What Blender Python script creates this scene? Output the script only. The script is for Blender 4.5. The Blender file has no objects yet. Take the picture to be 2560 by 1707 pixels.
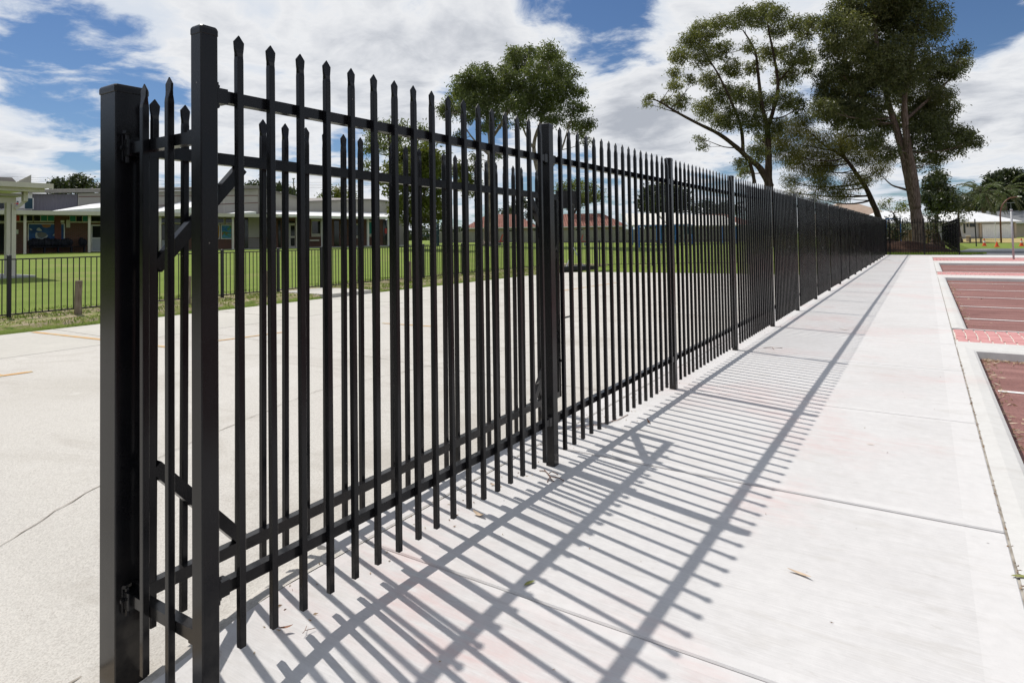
import bpy, math, random
import numpy as np
from mathutils import Vector, Matrix

random.seed(7)
rng = np.random.default_rng(7)
SC = bpy.context.scene
COL = SC.collection
pi = math.pi

# ------------------------------------------------------------------ camera
FPX, CYP, YAW, PITCH, ROLL, EYE = 1587.9, 550.16, 0.576389, 0.027038, -0.015954, 1.5229
fw0 = Vector((-math.sin(YAW), math.cos(YAW), 0)); rt0 = Vector((math.cos(YAW), math.sin(YAW), 0)); up0 = Vector((0, 0, 1))
FW = fw0 * math.cos(PITCH) + up0 * math.sin(PITCH)
U2 = -fw0 * math.sin(PITCH) + up0 * math.cos(PITCH)
RT = rt0 * math.cos(ROLL) + U2 * math.sin(ROLL)
UP = -rt0 * math.sin(ROLL) + U2 * math.cos(ROLL)
cam_data = bpy.data.cameras.new("camera")
cam = bpy.data.objects.new("camera", cam_data)
COL.objects.link(cam)
M = Matrix.Identity(4)
for i in range(3):
    M[i][0], M[i][1], M[i][2] = RT[i], UP[i], -FW[i]
M[2][3] = EYE
cam.matrix_world = M
cam_data.sensor_width = 36.0
cam_data.lens = FPX / 2560 * 36.0
cam_data.shift_y = -(853.5 - CYP) / 2560
cam_data.clip_start = 0.05
cam_data.clip_end = 6000
SC.camera = cam

# ------------------------------------------------------------------ sky, sun, exposure
SUN_EL = math.radians(59.2)
SUN_AZ = math.atan2(-0.967, 0.254)          # clockwise from +Y
world = bpy.data.worlds.new("World"); SC.world = world; world.use_nodes = True
wn = world.node_tree; wn.nodes.clear()
def N(tree, t, **kw):
    n = tree.nodes.new(t)
    for k, v in kw.items():
        setattr(n, k, v)
    return n
def L(tree, a, b):
    tree.links.new(a, b)
def mth(tree, op, a, b=None, c=None, clamp=False):
    n = tree.nodes.new("ShaderNodeMath"); n.operation = op; n.use_clamp = clamp
    for i, v in enumerate((a, b, c)):
        if v is None: continue
        if isinstance(v, (int, float)): n.inputs[i].default_value = v
        else: tree.links.new(v, n.inputs[i])
    return n.outputs[0]
def vmt(tree, op, a, b=None):
    n = tree.nodes.new("ShaderNodeVectorMath"); n.operation = op
    for i, v in enumerate((a, b)):
        if v is None: continue
        if isinstance(v, (tuple, list)): n.inputs[i].default_value = v
        else: tree.links.new(v, n.inputs[i])
    return n
def ramp(tree, fac, stops, interp='LINEAR'):
    n = tree.nodes.new("ShaderNodeValToRGB"); n.color_ramp.interpolation = interp
    el = n.color_ramp.elements
    while len(el) < len(stops): el.new(0.5)
    for e, (p, c) in zip(el, stops):
        e.position = p
        e.color = (c[0], c[1], c[2], 1) if isinstance(c, (tuple, list)) else (c, c, c, 1)
    tree.links.new(fac, n.inputs[0])
    return n.outputs[0]
def noise(tree, vec, scale, detail=4, rough=0.55, dist=0.0):
    n = tree.nodes.new("ShaderNodeTexNoise"); n.inputs['Scale'].default_value = scale
    n.inputs['Detail'].default_value = detail; n.inputs['Roughness'].default_value = rough
    n.inputs['Distortion'].default_value = dist
    if vec is not None: tree.links.new(vec, n.inputs['Vector'])
    return n.outputs[0]
def mixc(tree, fac, a, b, blend='MIX'):
    n = tree.nodes.new("ShaderNodeMix"); n.data_type = 'RGBA'; n.blend_type = blend
    for s, v in ((0, fac), (6, a), (7, b)):
        if isinstance(v, (int, float)): n.inputs[s].default_value = v
        elif isinstance(v, (tuple, list)): n.inputs[s].default_value = (v[0], v[1], v[2], 1)
        else: tree.links.new(v, n.inputs[s])
    return n.outputs[2]

sky = N(wn, "ShaderNodeTexSky"); sky.sky_type = 'NISHITA'; sky.sun_disc = False
sky.sun_elevation = SUN_EL; sky.sun_rotation = SUN_AZ
sky.altitude = 20; sky.air_density = 1.0; sky.dust_density = 0.1; sky.ozone_density = 1.0
bg_sky = N(wn, "ShaderNodeBackground"); bg_sky.inputs[1].default_value = 0.060
L(wn, mixc(wn, 1.0, sky.outputs[0], (0.78, 0.97, 1.24), 'MULTIPLY'), bg_sky.inputs[0])
tc = N(wn, "ShaderNodeTexCoord")
sep = N(wn, "ShaderNodeSeparateXYZ"); L(wn, tc.outputs['Generated'], sep.inputs[0])
zc = mth(wn, 'ADD', mth(wn, 'MAXIMUM', sep.outputs[2], 0.0), 0.16)
cmb = N(wn, "ShaderNodeCombineXYZ")
L(wn, mth(wn, 'DIVIDE', sep.outputs[0], zc), cmb.inputs[0])
L(wn, mth(wn, 'DIVIDE', sep.outputs[1], zc), cmb.inputs[1])
cp = vmt(wn, 'ADD', cmb.outputs[0], (3.1, 1.7, 0.0)).outputs[0]
warp = noise(wn, cp, 1.3, 3, 0.5)
wv = N(wn, 'ShaderNodeCombineXYZ'); L(wn, mth(wn, 'MULTIPLY', warp, 0.5), wv.inputs[0]); L(wn, mth(wn, 'MULTIPLY', warp, -0.4), wv.inputs[1]); warpv = wv.outputs[0]
cpw = vmt(wn, 'ADD', cp, warpv).outputs[0]
big = noise(wn, cp, 0.9, 4, 0.5, 0.3)
fine = noise(wn, cpw, 2.9, 12, 0.61, 0.12)
dens = mth(wn, 'ADD', mth(wn, 'MULTIPLY', big, 0.34), mth(wn, 'MULTIPLY', fine, 0.66))
# openings of clear sky and heavier banks, where the sky of the photograph has them: (direction through a pixel, radius, opening)
def dirpx(px, py):
    v = RT * ((px - 1280) / FPX) - UP * ((py - CYP) / FPX) + FW
    return v.normalized()
for (px, py, rad, amt) in ((195, 150, 0.125, 0.25), (60, 130, 0.06, 0.08), (300, 110, 0.06, 0.08), (430, 255, 0.05, 0.14), (1560, 70, 0.08, 0.20), (1450, 60, 0.05, 0.10), (1330, 20, 0.05, 0.10),
                           (2490, 80, 0.10, 0.17), (2390, 70, 0.06, 0.14), (1130, 235, 0.045, 0.16), (1210, 330, 0.04, 0.14), (1900, 300, 0.08, 0.06), (2450, 450, 0.10, 0.16), (2300, 300, 0.06, 0.10), (2500, 340, 0.03, 0.10), (1700, 120, 0.04, 0.08), (1480, 480, 0.08, 0.14), (1800, 400, 0.07, 0.08), (700, 390, 0.05, 0.12), (880, 370, 0.05, 0.14), (220, 430, 0.06, 0.10), (640, 30, 0.03, 0.10), (1040, 20, 0.03, 0.10),
                           (900, 110, 0.30, -0.12), (380, 30, 0.13, -0.13), (120, 20, 0.12, -0.10), (1750, 330, 0.16, -0.05), (70, 310, 0.15, -0.16), (2480, 255, 0.14, -0.24), (2380, 200, 0.06, -0.10), (2480, 360, 0.06, -0.10), (1930, 40, 0.14, -0.14), (640, 320, 0.10, -0.10), (1660, 230, 0.13, -0.14), (1560, 330, 0.14, -0.10), (1690, 60, 0.05, -0.12)):
    d = dirpx(px, py)
    dist = vmt(wn, 'DISTANCE', tc.outputs['Generated'], (d.x, d.y, d.z)).outputs['Value']
    g = N(wn, "ShaderNodeMapRange"); g.interpolation_type = 'SMOOTHSTEP'
    g.inputs[1].default_value = rad * 0.15; g.inputs[2].default_value = rad * 1.4
    g.inputs[3].default_value = amt; g.inputs[4].default_value = 0.0
    L(wn, dist, g.inputs[0])
    dens = mth(wn, 'SUBTRACT', dens, g.outputs[0])
cov = N(wn, "ShaderNodeMapRange"); cov.interpolation_type = 'SMOOTHSTEP'
cov.inputs[1].default_value = 0.415; cov.inputs[2].default_value = 0.535
L(wn, dens, cov.inputs[0])
cover = mth(wn, 'MULTIPLY', cov.outputs[0], 0.97)
thick = N(wn, "ShaderNodeMapRange"); thick.interpolation_type = 'SMOOTHSTEP'
thick.inputs[1].default_value = 0.50; thick.inputs[2].default_value = 0.86
L(wn, mth(wn, 'ADD', mth(wn, 'MULTIPLY', dens, 0.75), mth(wn, 'MULTIPLY', noise(wn, cpw, 1.5, 8, 0.6), 0.34)), thick.inputs[0])
ccol = ramp(wn, thick.outputs[0], [(0.0, (0.78, 0.84, 0.93)), (0.25, (0.95, 0.96, 0.98)), (0.5, (0.80, 0.82, 0.86)), (0.9, (0.50, 0.53, 0.59))])
bg_cl = N(wn, "ShaderNodeBackground"); bg_cl.inputs[1].default_value = 0.90
L(wn, ccol, bg_cl.inputs[0])
mixw = N(wn, "ShaderNodeMixShader"); L(wn, cover, mixw.inputs[0]); L(wn, bg_sky.outputs[0], mixw.inputs[1]); L(wn, bg_cl.outputs[0], mixw.inputs[2])
wo = N(wn, "ShaderNodeOutputWorld"); L(wn, mixw.outputs[0], wo.inputs[0])

sun_data = bpy.data.lights.new("sun", 'SUN'); sun_data.energy = 4.1; sun_data.angle = math.radians(0.53)
sun_data.color = (1.0, 0.955, 0.89)
sun = bpy.data.objects.new("sun", sun_data); COL.objects.link(sun)
to_sun = Vector((-0.967 * math.cos(SUN_EL), 0.254 * math.cos(SUN_EL), math.sin(SUN_EL))).normalized()
sun.rotation_euler = to_sun.to_track_quat('Z', 'Y').to_euler(); sun.location = (-20, 5, 40)
SC.view_settings.view_transform = 'Standard'; SC.view_settings.look = 'None'
SC.view_settings.exposure = 0.0; SC.view_settings.gamma = 1.0; SC.view_settings.use_curve_mapping = False
SC.cycles.max_bounces = 6; SC.cycles.transparent_max_bounces = 8

# ------------------------------------------------------------------ helpers
def at(px, py, depth):
    """point on the ray through photo pixel (2560 wide) at a distance along the view axis"""
    v = RT * ((px - 1280) / FPX) - UP * ((py - CYP) / FPX) + FW
    return Vector((0, 0, EYE)) + v * depth
def gnd(px, py, z=0.0):
    v = RT * ((px - 1280) / FPX) - UP * ((py - CYP) / FPX) + FW
    t = (z - EYE) / v.z
    return Vector((v.x * t, v.y * t, z))

MATS = {}
def base_mat(name, col, rough=0.6, spec=0.4, metal=0.0):
    m = bpy.data.materials.new(name); m.use_nodes = True
    b = m.node_tree.nodes['Principled BSDF']
    b.inputs['Base Color'].default_value = (*col, 1); b.inputs['Roughness'].default_value = rough
    b.inputs['Specular IOR Level'].default_value = spec; b.inputs['Metallic'].default_value = metal
    MATS[name] = m
    return m, m.node_tree, b
def bump(t, b, h, strength=0.3, dist=0.01):
    n = t.nodes.new("ShaderNodeBump"); n.inputs['Strength'].default_value = strength; n.inputs['Distance'].default_value = dist
    t.links.new(h, n.inputs['Height']); t.links.new(n.outputs[0], b.inputs['Normal'])
def objco(t):
    return t.nodes.new("ShaderNodeTexCoord").outputs['Object']
def geopos(t):
    return t.nodes.new("ShaderNodeNewGeometry").outputs['Position']
def varied(name, c1, c2, scale=3.0, rough=0.6, spec=0.35, detail=5, bmp=0.0, bscale=60, world_space=True, lo=0.35, hi=0.65, bdist=0.004):
    m, t, b = base_mat(name, c1, rough, spec)
    co = geopos(t) if world_space else objco(t)
    n = noise(t, co, scale, detail, 0.6)
    L(t, ramp(t, n, [(lo, c1), (hi, c2)]), b.inputs['Base Color'])
    if bmp:
        bump(t, b, noise(t, co, bscale, 4, 0.6), bmp, bdist)
    return m

# black powder-coated steel: glossy, a film of dust, scattered chips and rub marks
m, t, b = base_mat('black_steel', (0.006, 0.0065, 0.008), 0.2, 0.27)
p = geopos(t)
n1 = noise(t, p, 3.0, 5, 0.65)
str_ = noise(t, vmt(t, 'MULTIPLY', p, (60, 60, 1.2)).outputs[0], 1.0, 5, 0.65)
dcol = ramp(t, n1, [(0.3, (0.0045, 0.005, 0.0065)), (0.7, (0.009, 0.0092, 0.0105))])
dcol = mixc(t, mth(t, 'MULTIPLY', ramp(t, str_, [(0.55, 0.0), (0.80, 1.0)]), 0.025), dcol, (0.12, 0.11, 0.10))
vo = t.nodes.new("ShaderNodeTexVoronoi"); vo.inputs['Scale'].default_value = 9.0; L(t, p, vo.inputs['Vector'])
dcol = mixc(t, mth(t, 'MULTIPLY', ramp(t, vo.outputs['Distance'], [(0.018, 1.0), (0.030, 0.0)]), 0.5), dcol, (0.30, 0.27, 0.24))
sz = t.nodes.new("ShaderNodeSeparateXYZ"); L(t, p, sz.inputs[0])
low_ = mth(t, 'MULTIPLY', ramp(t, sz.outputs[2], [(0.0, 1.0), (0.45, 0.0)]), ramp(t, noise(t, p, 9, 5, 0.7), [(0.35, 0.1), (0.7, 1.0)]))
dcol = mixc(t, mth(t, 'MULTIPLY', low_, 0.16), dcol, (0.22, 0.19, 0.16))
L(t, dcol, b.inputs['Base Color'])
L(t, mth(t, 'ADD', ramp(t, n1, [(0.3, 0.14), (0.7, 0.26)]), mth(t, 'MULTIPLY', str_, 0.04)), b.inputs['Roughness'])
base_mat('dark_gap', (0.01, 0.01, 0.01), 0.8, 0.1)
varied('black_small', (0.018, 0.018, 0.02), (0.03, 0.03, 0.032), 2.0, 0.5, 0.3)
varied('chain_steel', (0.05, 0.05, 0.052), (0.02, 0.02, 0.02), 40.0, 0.45, 0.5)

# broom-finished path concrete and its trowelled margins
def concrete(name, c1, c2, broom=True, pink=True, speck=0.5):
    m, t, b = base_mat(name, c1, 0.82, 0.25)
    p = geopos(t)
    big = noise(t, p, 0.7, 6, 0.62, 0.4)
    col = ramp(t, big, [(0.3, c1), (0.7, c2)])
    mott = noise(t, p, 14.0, 5, 0.65)
    col = mixc(t, 0.5, col, mixc(t, 1.0, col, ramp(t, mott, [(0.3, 0.88), (0.7, 1.08)]), 'MULTIPLY'))
    if broom:
        bs = noise(t, vmt(t, 'MULTIPLY', p, (5.0, 120.0, 1)).outputs[0], 1.0, 4, 0.7)
        col = mixc(t, 0.6, col, mixc(t, 1.0, col, ramp(t, bs, [(0.3, 0.86), (0.7, 1.10)]), 'MULTIPLY'))
    if pink:
        pk = noise(t, vmt(t, 'ADD', p, (7.3, 2.2, 0)).outputs[0], 0.55, 4, 0.6, 0.5)
        st = noise(t, vmt(t, 'MULTIPLY', p, (2.0, 9.0, 1)).outputs[0], 2.0, 5, 0.65)
        f = mth(t, 'MULTIPLY', ramp(t, pk, [(0.52, 0.0), (0.66, 1.0)]), ramp(t, st, [(0.38, 0.05), (0.66, 1.0)]))
        col = mixc(t, mth(t, 'MULTIPLY', f, 0.78), col, (c1[0] * 1.02, c1[1] * 0.80, c1[2] * 0.78))
        sc_ = noise(t, vmt(t, 'MULTIPLY', vmt(t, 'ADD', p, (0.3, 4.4, 0)).outputs[0], (1.3, 5.0, 1)).outputs[0], 1.2, 6, 0.62, 1.2)
        col = mixc(t, mth(t, 'MULTIPLY', ramp(t, sc_, [(0.55, 0.0), (0.72, 1.0)]), 0.30), col, (0.40, 0.375, 0.34))
        sc2 = noise(t, vmt(t, 'MULTIPLY', vmt(t, 'ADD', p, (5.3, 1.4, 0)).outputs[0], (1.0, 3.2, 1)).outputs[0], 2.6, 4, 0.6, 2.2)
        col = mixc(t, mth(t, 'MULTIPLY', ramp(t, sc2, [(0.655, 0.0), (0.70, 1.0)]), 0.22), col, (0.36, 0.335, 0.30))
    sp = noise(t, p, 130, 3, 0.7)
    col = mixc(t, mth(t, 'MULTIPLY', ramp(t, sp, [(0.58, 0.0), (0.74, 1.0)]), 0.34 * speck), col, (0.24, 0.23, 0.22))
    vo = t.nodes.new("ShaderNodeTexVoronoi"); vo.inputs['Scale'].default_value = 4.0; L(t, p, vo.inputs['Vector'])
    col = mixc(t, mth(t, 'MULTIPLY', ramp(t, vo.outputs['Distance'], [(0.012, 1.0), (0.032, 0.0)]), 0.7), col, (0.10, 0.09, 0.08))
    L(t, col, b.inputs['Base Color'])
    if broom:
        h = noise(t, vmt(t, 'MULTIPLY', p, (6.0, 260.0, 1)).outputs[0], 1.0, 3, 0.6)
        h2 = mth(t, 'ADD', h, mth(t, 'MULTIPLY', sp, 0.6))
        bump(t, b, h2, 0.30, 0.002)
    else:
        bump(t, b, sp, 0.12, 0.002)
    return m
concrete('path_broom', (0.535, 0.521, 0.515), (0.590, 0.578, 0.571))
concrete('path_trowel', (0.565, 0.552, 0.545), (0.605, 0.592, 0.585), broom=False)
concrete('kerb_concrete', (0.54, 0.53, 0.51), (0.60, 0.592, 0.575), broom=False)
concrete('drive_smooth', (0.44, 0.42, 0.38), (0.51, 0.488, 0.44), broom=False, pink=False)
concrete('grey_slab', (0.36, 0.36, 0.355), (0.43, 0.43, 0.425), broom=False, pink=False)
# exposed aggregate drive
m, t, b = base_mat('drive_aggregate', (0.42, 0.39, 0.34), 0.85, 0.22)
p = geopos(t)
big = noise(t, p, 0.35, 6, 0.6, 0.5)
col = ramp(t, big, [(0.28, (0.43, 0.408, 0.37)), (0.45, (0.49, 0.472, 0.44)), (0.6, (0.505, 0.487, 0.455)), (0.75, (0.55, 0.535, 0.51))])
vo = t.nodes.new("ShaderNodeTexVoronoi"); vo.inputs['Scale'].default_value = 170.0; L(t, p, vo.inputs['Vector'])
vg = ramp(t, vo.outputs['Color'], [(0.0, (0.55, 0.50, 0.46)), (0.5, (0.98, 0.97, 0.95)), (1.0, (1.25, 1.22, 1.18))])
col = mixc(t, 0.55, col, mixc(t, 1.0, col, vg, 'MULTIPLY'))
pit = noise(t, vmt(t, 'MULTIPLY', p, (1.0, 1.7, 1)).outputs[0], 95, 4, 0.7)
col = mixc(t, mth(t, 'MULTIPLY', ramp(t, pit, [(0.61, 0.0), (0.69, 1.0)]), 0.65), col, (0.20, 0.17, 0.14))
stn_ = noise(t, vmt(t, 'MULTIPLY', vmt(t, 'ADD', p, (1.7, 0.4, 0)).outputs[0], (0.5, 1.0, 1)).outputs[0], 1.1, 6, 0.7, 1.0)
col = mixc(t, mth(t, 'MULTIPLY', ramp(t, stn_, [(0.50, 0.0), (0.68, 1.0)]), 0.55), col, (0.34, 0.31, 0.27))
pale = noise(t, vmt(t, 'ADD', p, (3.7, 9.1, 0)).outputs[0], 1.6, 4, 0.6)
col = mixc(t, mth(t, 'MULTIPLY', ramp(t, pale, [(0.62, 0.0), (0.70, 1.0)]), 0.45), col, (0.56, 0.54, 0.50))
L(t, col, b.inputs['Base Color'])
bump(t, b, mth(t, 'ADD', vo.outputs['Distance'], mth(t, 'MULTIPLY', pit, 0.8)), 0.12, 0.004)
# red asphalt
def asphalt(name, c1, c2):
    m, t, b = base_mat(name, c1, 0.75, 0.35)
    p = geopos(t)
    big = noise(t, vmt(t, 'MULTIPLY', p, (0.5, 1.6, 1)).outputs[0], 1.2, 6, 0.62, 0.4)
    col = ramp(t, big, [(0.3, c1), (0.7, c2)])
    vo = t.nodes.new("ShaderNodeTexVoronoi"); vo.inputs['Scale'].default_value = 90.0; L(t, p, vo.inputs['Vector'])
    col = mixc(t, 0.5, col, mixc(t, 1.0, col, ramp(t, vo.outputs['Color'], [(0, 0.4), (1, 1.5)]), 'MULTIPLY'))
    oil = noise(t, vmt(t, 'ADD', p, (2.1, 3.3, 0)).outputs[0], 1.5, 5, 0.65, 0.6)
    col = mixc(t, mth(t, 'MULTIPLY', ramp(t, oil, [(0.58, 0.0), (0.70, 1.0)]), 0.45), col, tuple(c * 0.45 for c in c1))
    tyre = noise(t, vmt(t, 'MULTIPLY', p, (0.25, 3.0, 1)).outputs[0], 1.6, 5, 0.6)
    col = mixc(t, mth(t, 'MULTIPLY', ramp(t, tyre, [(0.52, 0.0), (0.68, 1.0)]), 0.40), col, tuple(min(1, c * 1.6 + 0.03) for c in c2))
    L(t, col, b.inputs['Base Color']); bump(t, b, vo.outputs['Distance'], 0.5, 0.006)
asphalt('red_asphalt', (0.175, 0.072, 0.062), (0.255, 0.128, 0.112))
asphalt('grey_asphalt', (0.10, 0.10, 0.105), (0.16, 0.16, 0.165))
asphalt('dark_asphalt', (0.05, 0.035, 0.035), (0.08, 0.055, 0.055))
varied('white_paint', (0.72, 0.70, 0.68), (0.80, 0.79, 0.78), 9, 0.6, 0.3)
varied('orange_paint', (0.55, 0.30, 0.10), (0.46, 0.37, 0.22), 6, 0.7, 0.2, lo=0.42, hi=0.62)
varied('brick_pink', (0.49, 0.225, 0.22), (0.56, 0.295, 0.285), 5, 0.8, 0.2, bmp=0.2, bscale=90)
varied('brick_sand', (0.55, 0.50, 0.45), (0.65, 0.60, 0.55), 12, 0.9, 0.1)
# lawns
def lawn(name, stops, streak=True):
    m, t, b = base_mat(name, stops[0], 0.9, 0.15)
    p = geopos(t)
    f = noise(t, p, 2.4, 6, 0.7)
    if streak:
        s = noise(t, vmt(t, 'MULTIPLY', p, (0.55, 0.06, 1)).outputs[0], 2.0, 3, 0.5)
        f = mth(t, 'ADD', mth(t, 'MULTIPLY', f, 0.55), mth(t, 'MULTIPLY', s, 0.45))
    col = ramp(t, f, [(0.30, stops[0]), (0.5, stops[1]), (0.72, stops[2])])
    g = noise(t, p, 45, 4, 0.75)
    col = mixc(t, 0.6, col, mixc(t, 1.0, col, ramp(t, g, [(0.3, 0.55), (0.7, 1.45)]), 'MULTIPLY'))
    dry = noise(t, vmt(t, 'ADD', p, (11, 5, 0)).outputs[0], 0.45, 5, 0.65)
    col = mixc(t, mth(t, 'MULTIPLY', ramp(t, dry, [(0.54, 0.0), (0.72, 1.0)]), 0.55), col, (0.25, 0.215, 0.09))
    L(t, col, b.inputs['Base Color']); bump(t, b, g, 0.7, 0.03)
lawn('lawn', [(0.122, 0.172, 0.026), (0.150, 0.208, 0.034), (0.190, 0.236, 0.052)])
m, t, b = base_mat('verge', (0.2, 0.17, 0.1), 0.95, 0.1)
p = geopos(t); f = noise(t, p, 3.2, 6, 0.7)
col = ramp(t, f, [(0.36, (0.10, 0.15, 0.03)), (0.47, (0.20, 0.21, 0.07)), (0.56, (0.30, 0.25, 0.17)), (0.7, (0.36, 0.30, 0.23))])
g = noise(t, p, 60, 3, 0.7)
col = mixc(t, 0.5, col, mixc(t, 1.0, col, ramp(t, g, [(0.3, 0.5), (0.7, 1.5)]), 'MULTIPLY'))
L(t, col, b.inputs['Base Color']); bump(t, b, g, 0.7, 0.02)
varied('dry_grass', (0.42, 0.31, 0.15), (0.30, 0.27, 0.10), 1.5, 0.95, 0.1)
varied('mulch', (0.030, 0.017, 0.012), (0.065, 0.036, 0.025), 9, 0.95, 0.1, bmp=0.6, bscale=30)  # darkened colour takes in the shade lying on the heap
# timber
m, t, b = base_mat('timber', (0.25, 0.2, 0.15), 0.85, 0.15)
p = objco(t); g = noise(t, vmt(t, 'MULTIPLY', p, (9, 9, 1.0)).outputs[0], 3.0, 5, 0.6, 1.2)
L(t, ramp(t, g, [(0.32, (0.10, 0.075, 0.055)), (0.5, (0.22, 0.175, 0.13)), (0.7, (0.33, 0.28, 0.22))]), b.inputs['Base Color']); bump(t, b, g, 0.7, 0.01)
# bark
def bark(name, c1, c2, c3, stretch=(5, 5, 0.6)):
    m, t, b = base_mat(name, c1, 0.9, 0.15)
    p = objco(t); g = noise(t, vmt(t, 'MULTIPLY', p, stretch).outputs[0], 2.0, 6, 0.65, 0.8)
    L(t, ramp(t, g, [(0.34, c1), (0.5, c2), (0.68, c3)]), b.inputs['Base Color']); bump(t, b, g, 1.0, 0.08)
bark('bark_brown', (0.055, 0.038, 0.031), (0.155, 0.112, 0.092), (0.29, 0.225, 0.195), (7, 7, 0.7))
bark('bark_dark', (0.03, 0.02, 0.015), (0.065, 0.045, 0.035), (0.11, 0.08, 0.065))
bark('bark_pale', (0.13, 0.09, 0.07), (0.26, 0.21, 0.18), (0.38, 0.33, 0.29), (3, 3, 1.0))
# foliage
def foliage(name, stops, transl=0.28, rough=0.42, spec=0.4):
    m = bpy.data.materials.new(name); m.use_nodes = True; t = m.node_tree; t.nodes.clear()
    at_ = t.nodes.new("ShaderNodeAttribute"); at_.attribute_name = 'tone'
    col = ramp(t, at_.outputs['Fac'], stops)
    pb = t.nodes.new("ShaderNodeBsdfPrincipled"); pb.inputs['Roughness'].default_value = rough; pb.inputs['Specular IOR Level'].default_value = spec
    L(t, col, pb.inputs['Base Color'])
    tr = t.nodes.new("ShaderNodeBsdfTranslucent"); L(t, mixc(t, 1.0, col, (1.25, 1.3, 0.7), 'MULTIPLY'), tr.inputs[0])
    mx = t.nodes.new("ShaderNodeMixShader"); mx.inputs[0].default_value = transl
    L(t, pb.outputs[0], mx.inputs[1]); L(t, tr.outputs[0], mx.inputs[2])
    o = t.nodes.new("ShaderNodeOutputMaterial"); L(t, mx.outputs[0], o.inputs[0]); MATS[name] = m
foliage('leaf_marri', [(0, (0.046, 0.056, 0.021)), (0.5, (0.102, 0.112, 0.043)), (1, (0.190, 0.186, 0.084))], 0.42)
foliage('leaf_gum', [(0, (0.056, 0.066, 0.022)), (0.5, (0.142, 0.152, 0.052)), (1, (0.232, 0.222, 0.092))], 0.45)
foliage('leaf_pepper', [(0, (0.080, 0.082, 0.022)), (0.5, (0.130, 0.126, 0.036)), (1, (0.190, 0.166, 0.058))], 0.35, 0.6, 0.2)
foliage('leaf_central', [(0, (0.068, 0.085, 0.030)), (0.5, (0.120, 0.145, 0.054)), (1, (0.180, 0.200, 0.080))], 0.42)
foliage('leaf_yellow', [(0, (0.060, 0.078, 0.018)), (0.5, (0.115, 0.135, 0.026)), (1, (0.195, 0.185, 0.038))], 0.3, 0.6, 0.2)
foliage('leaf_dark', [(0, (0.018, 0.026, 0.010)), (0.5, (0.036, 0.048, 0.017)), (1, (0.072, 0.086, 0.030))])
foliage('leaf_palm', [(0, (0.065, 0.090, 0.030)), (0.5, (0.092, 0.118, 0.042)), (1, (0.18, 0.165, 0.075))])
foliage('grass_blade', [(0, (0.09, 0.15, 0.022)), (0.5, (0.14, 0.215, 0.035)), (1, (0.30, 0.26, 0.13))], 0.3, 0.7, 0.15)
foliage('dead_leaf', [(0, (0.16, 0.085, 0.05)), (0.5, (0.38, 0.27, 0.18)), (1, (0.62, 0.52, 0.40))], 0.15, 0.7, 0.2)
# buildings
def clad(name, c1, freq, axis=0, depth=0.01, rough=0.5, amt=0.12):
    """ribbed sheet: relief only, colour even"""
    m, t, b = base_mat(name, c1, rough, 0.3)
    p = objco(t)
    s = t.nodes.new("ShaderNodeSeparateXYZ"); L(t, p, s.inputs[0])
    w = mth(t, 'SINE', mth(t, 'MULTIPLY', s.outputs[axis], freq * 2 * pi))
    n = noise(t, p, 0.8, 4, 0.6)
    c2 = tuple(c * (1 - amt) for c in c1)
    L(t, ramp(t, n, [(0.3, c1), (0.7, c2)]), b.inputs['Base Color']); bump(t, b, w, 1.0, depth)
clad('clad_purple', (0.16, 0.15, 0.175), 5.0)
clad('roof_white', (0.80, 0.80, 0.80), 3.0, 0, 0.01)
clad('roof_grey', (0.20, 0.205, 0.215), 2.5)
clad('shed_white', (0.74, 0.71, 0.65), 3.0)
varied('panel_cream', (0.38, 0.355, 0.315), (0.42, 0.395, 0.35), 0.7, 0.6, 0.25)
varied('trim_cream', (0.52, 0.49, 0.42), (0.58, 0.55, 0.47), 0.9, 0.55, 0.3)
varied('trim_white', (0.66, 0.65, 0.62), (0.72, 0.71, 0.68), 0.9, 0.5, 0.3)
varied('roof_slate', (0.235, 0.215, 0.20), (0.275, 0.255, 0.24), 0.8, 0.7, 0.2)
varied('render_grey', (0.42, 0.42, 0.43), (0.47, 0.47, 0.48), 0.8, 0.75, 0.2)
varied('render_tan', (0.42, 0.34, 0.26), (0.46, 0.38, 0.30), 0.8, 0.75, 0.2)
varied('batten_red', (0.14, 0.05, 0.045), (0.17, 0.065, 0.06), 2, 0.6, 0.2)
varied('door_grey', (0.33, 0.35, 0.37), (0.38, 0.40, 0.42), 1.5, 0.5, 0.3)
varied('teal_panel', (0.02, 0.19, 0.17), (0.025, 0.23, 0.21), 1.2, 0.5, 0.3)
varied('navy_panel', (0.012, 0.045, 0.065), (0.016, 0.055, 0.08), 1.2, 0.5, 0.3)
varied('red_plastic', (0.42, 0.03, 0.03), (0.5, 0.05, 0.045), 2, 0.45, 0.4)
varied('blue_paint', (0.02, 0.11, 0.36), (0.03, 0.15, 0.44), 2, 0.45, 0.4)
varied('green_plastic', (0.02, 0.23, 0.19), (0.03, 0.28, 0.23), 2, 0.45, 0.4)
varied('cone_orange', (0.72, 0.10, 0.03), (0.62, 0.08, 0.03), 6, 0.5, 0.3)
varied('lamp_brown', (0.15, 0.05, 0.035), (0.18, 0.065, 0.045), 2, 0.4, 0.4)
varied('galv', (0.30, 0.31, 0.33), (0.40, 0.41, 0.43), 5, 0.4, 0.5)
varied('bag_dark', (0.012, 0.014, 0.022), (0.035, 0.035, 0.05), 4, 0.8, 0.2)
varied('paper', (0.62, 0.62, 0.58), (0.70, 0.70, 0.66), 4, 0.8, 0.2)
varied('wire', (0.03, 0.03, 0.03), (0.05, 0.05, 0.05), 1, 0.6, 0.2)
varied('corrugated_fence', (0.25, 0.235, 0.22), (0.30, 0.28, 0.26), 0.6, 0.6, 0.25)
varied('wood_fence', (0.21, 0.125, 0.075), (0.30, 0.20, 0.13), 2.5, 0.85, 0.15)
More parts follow.
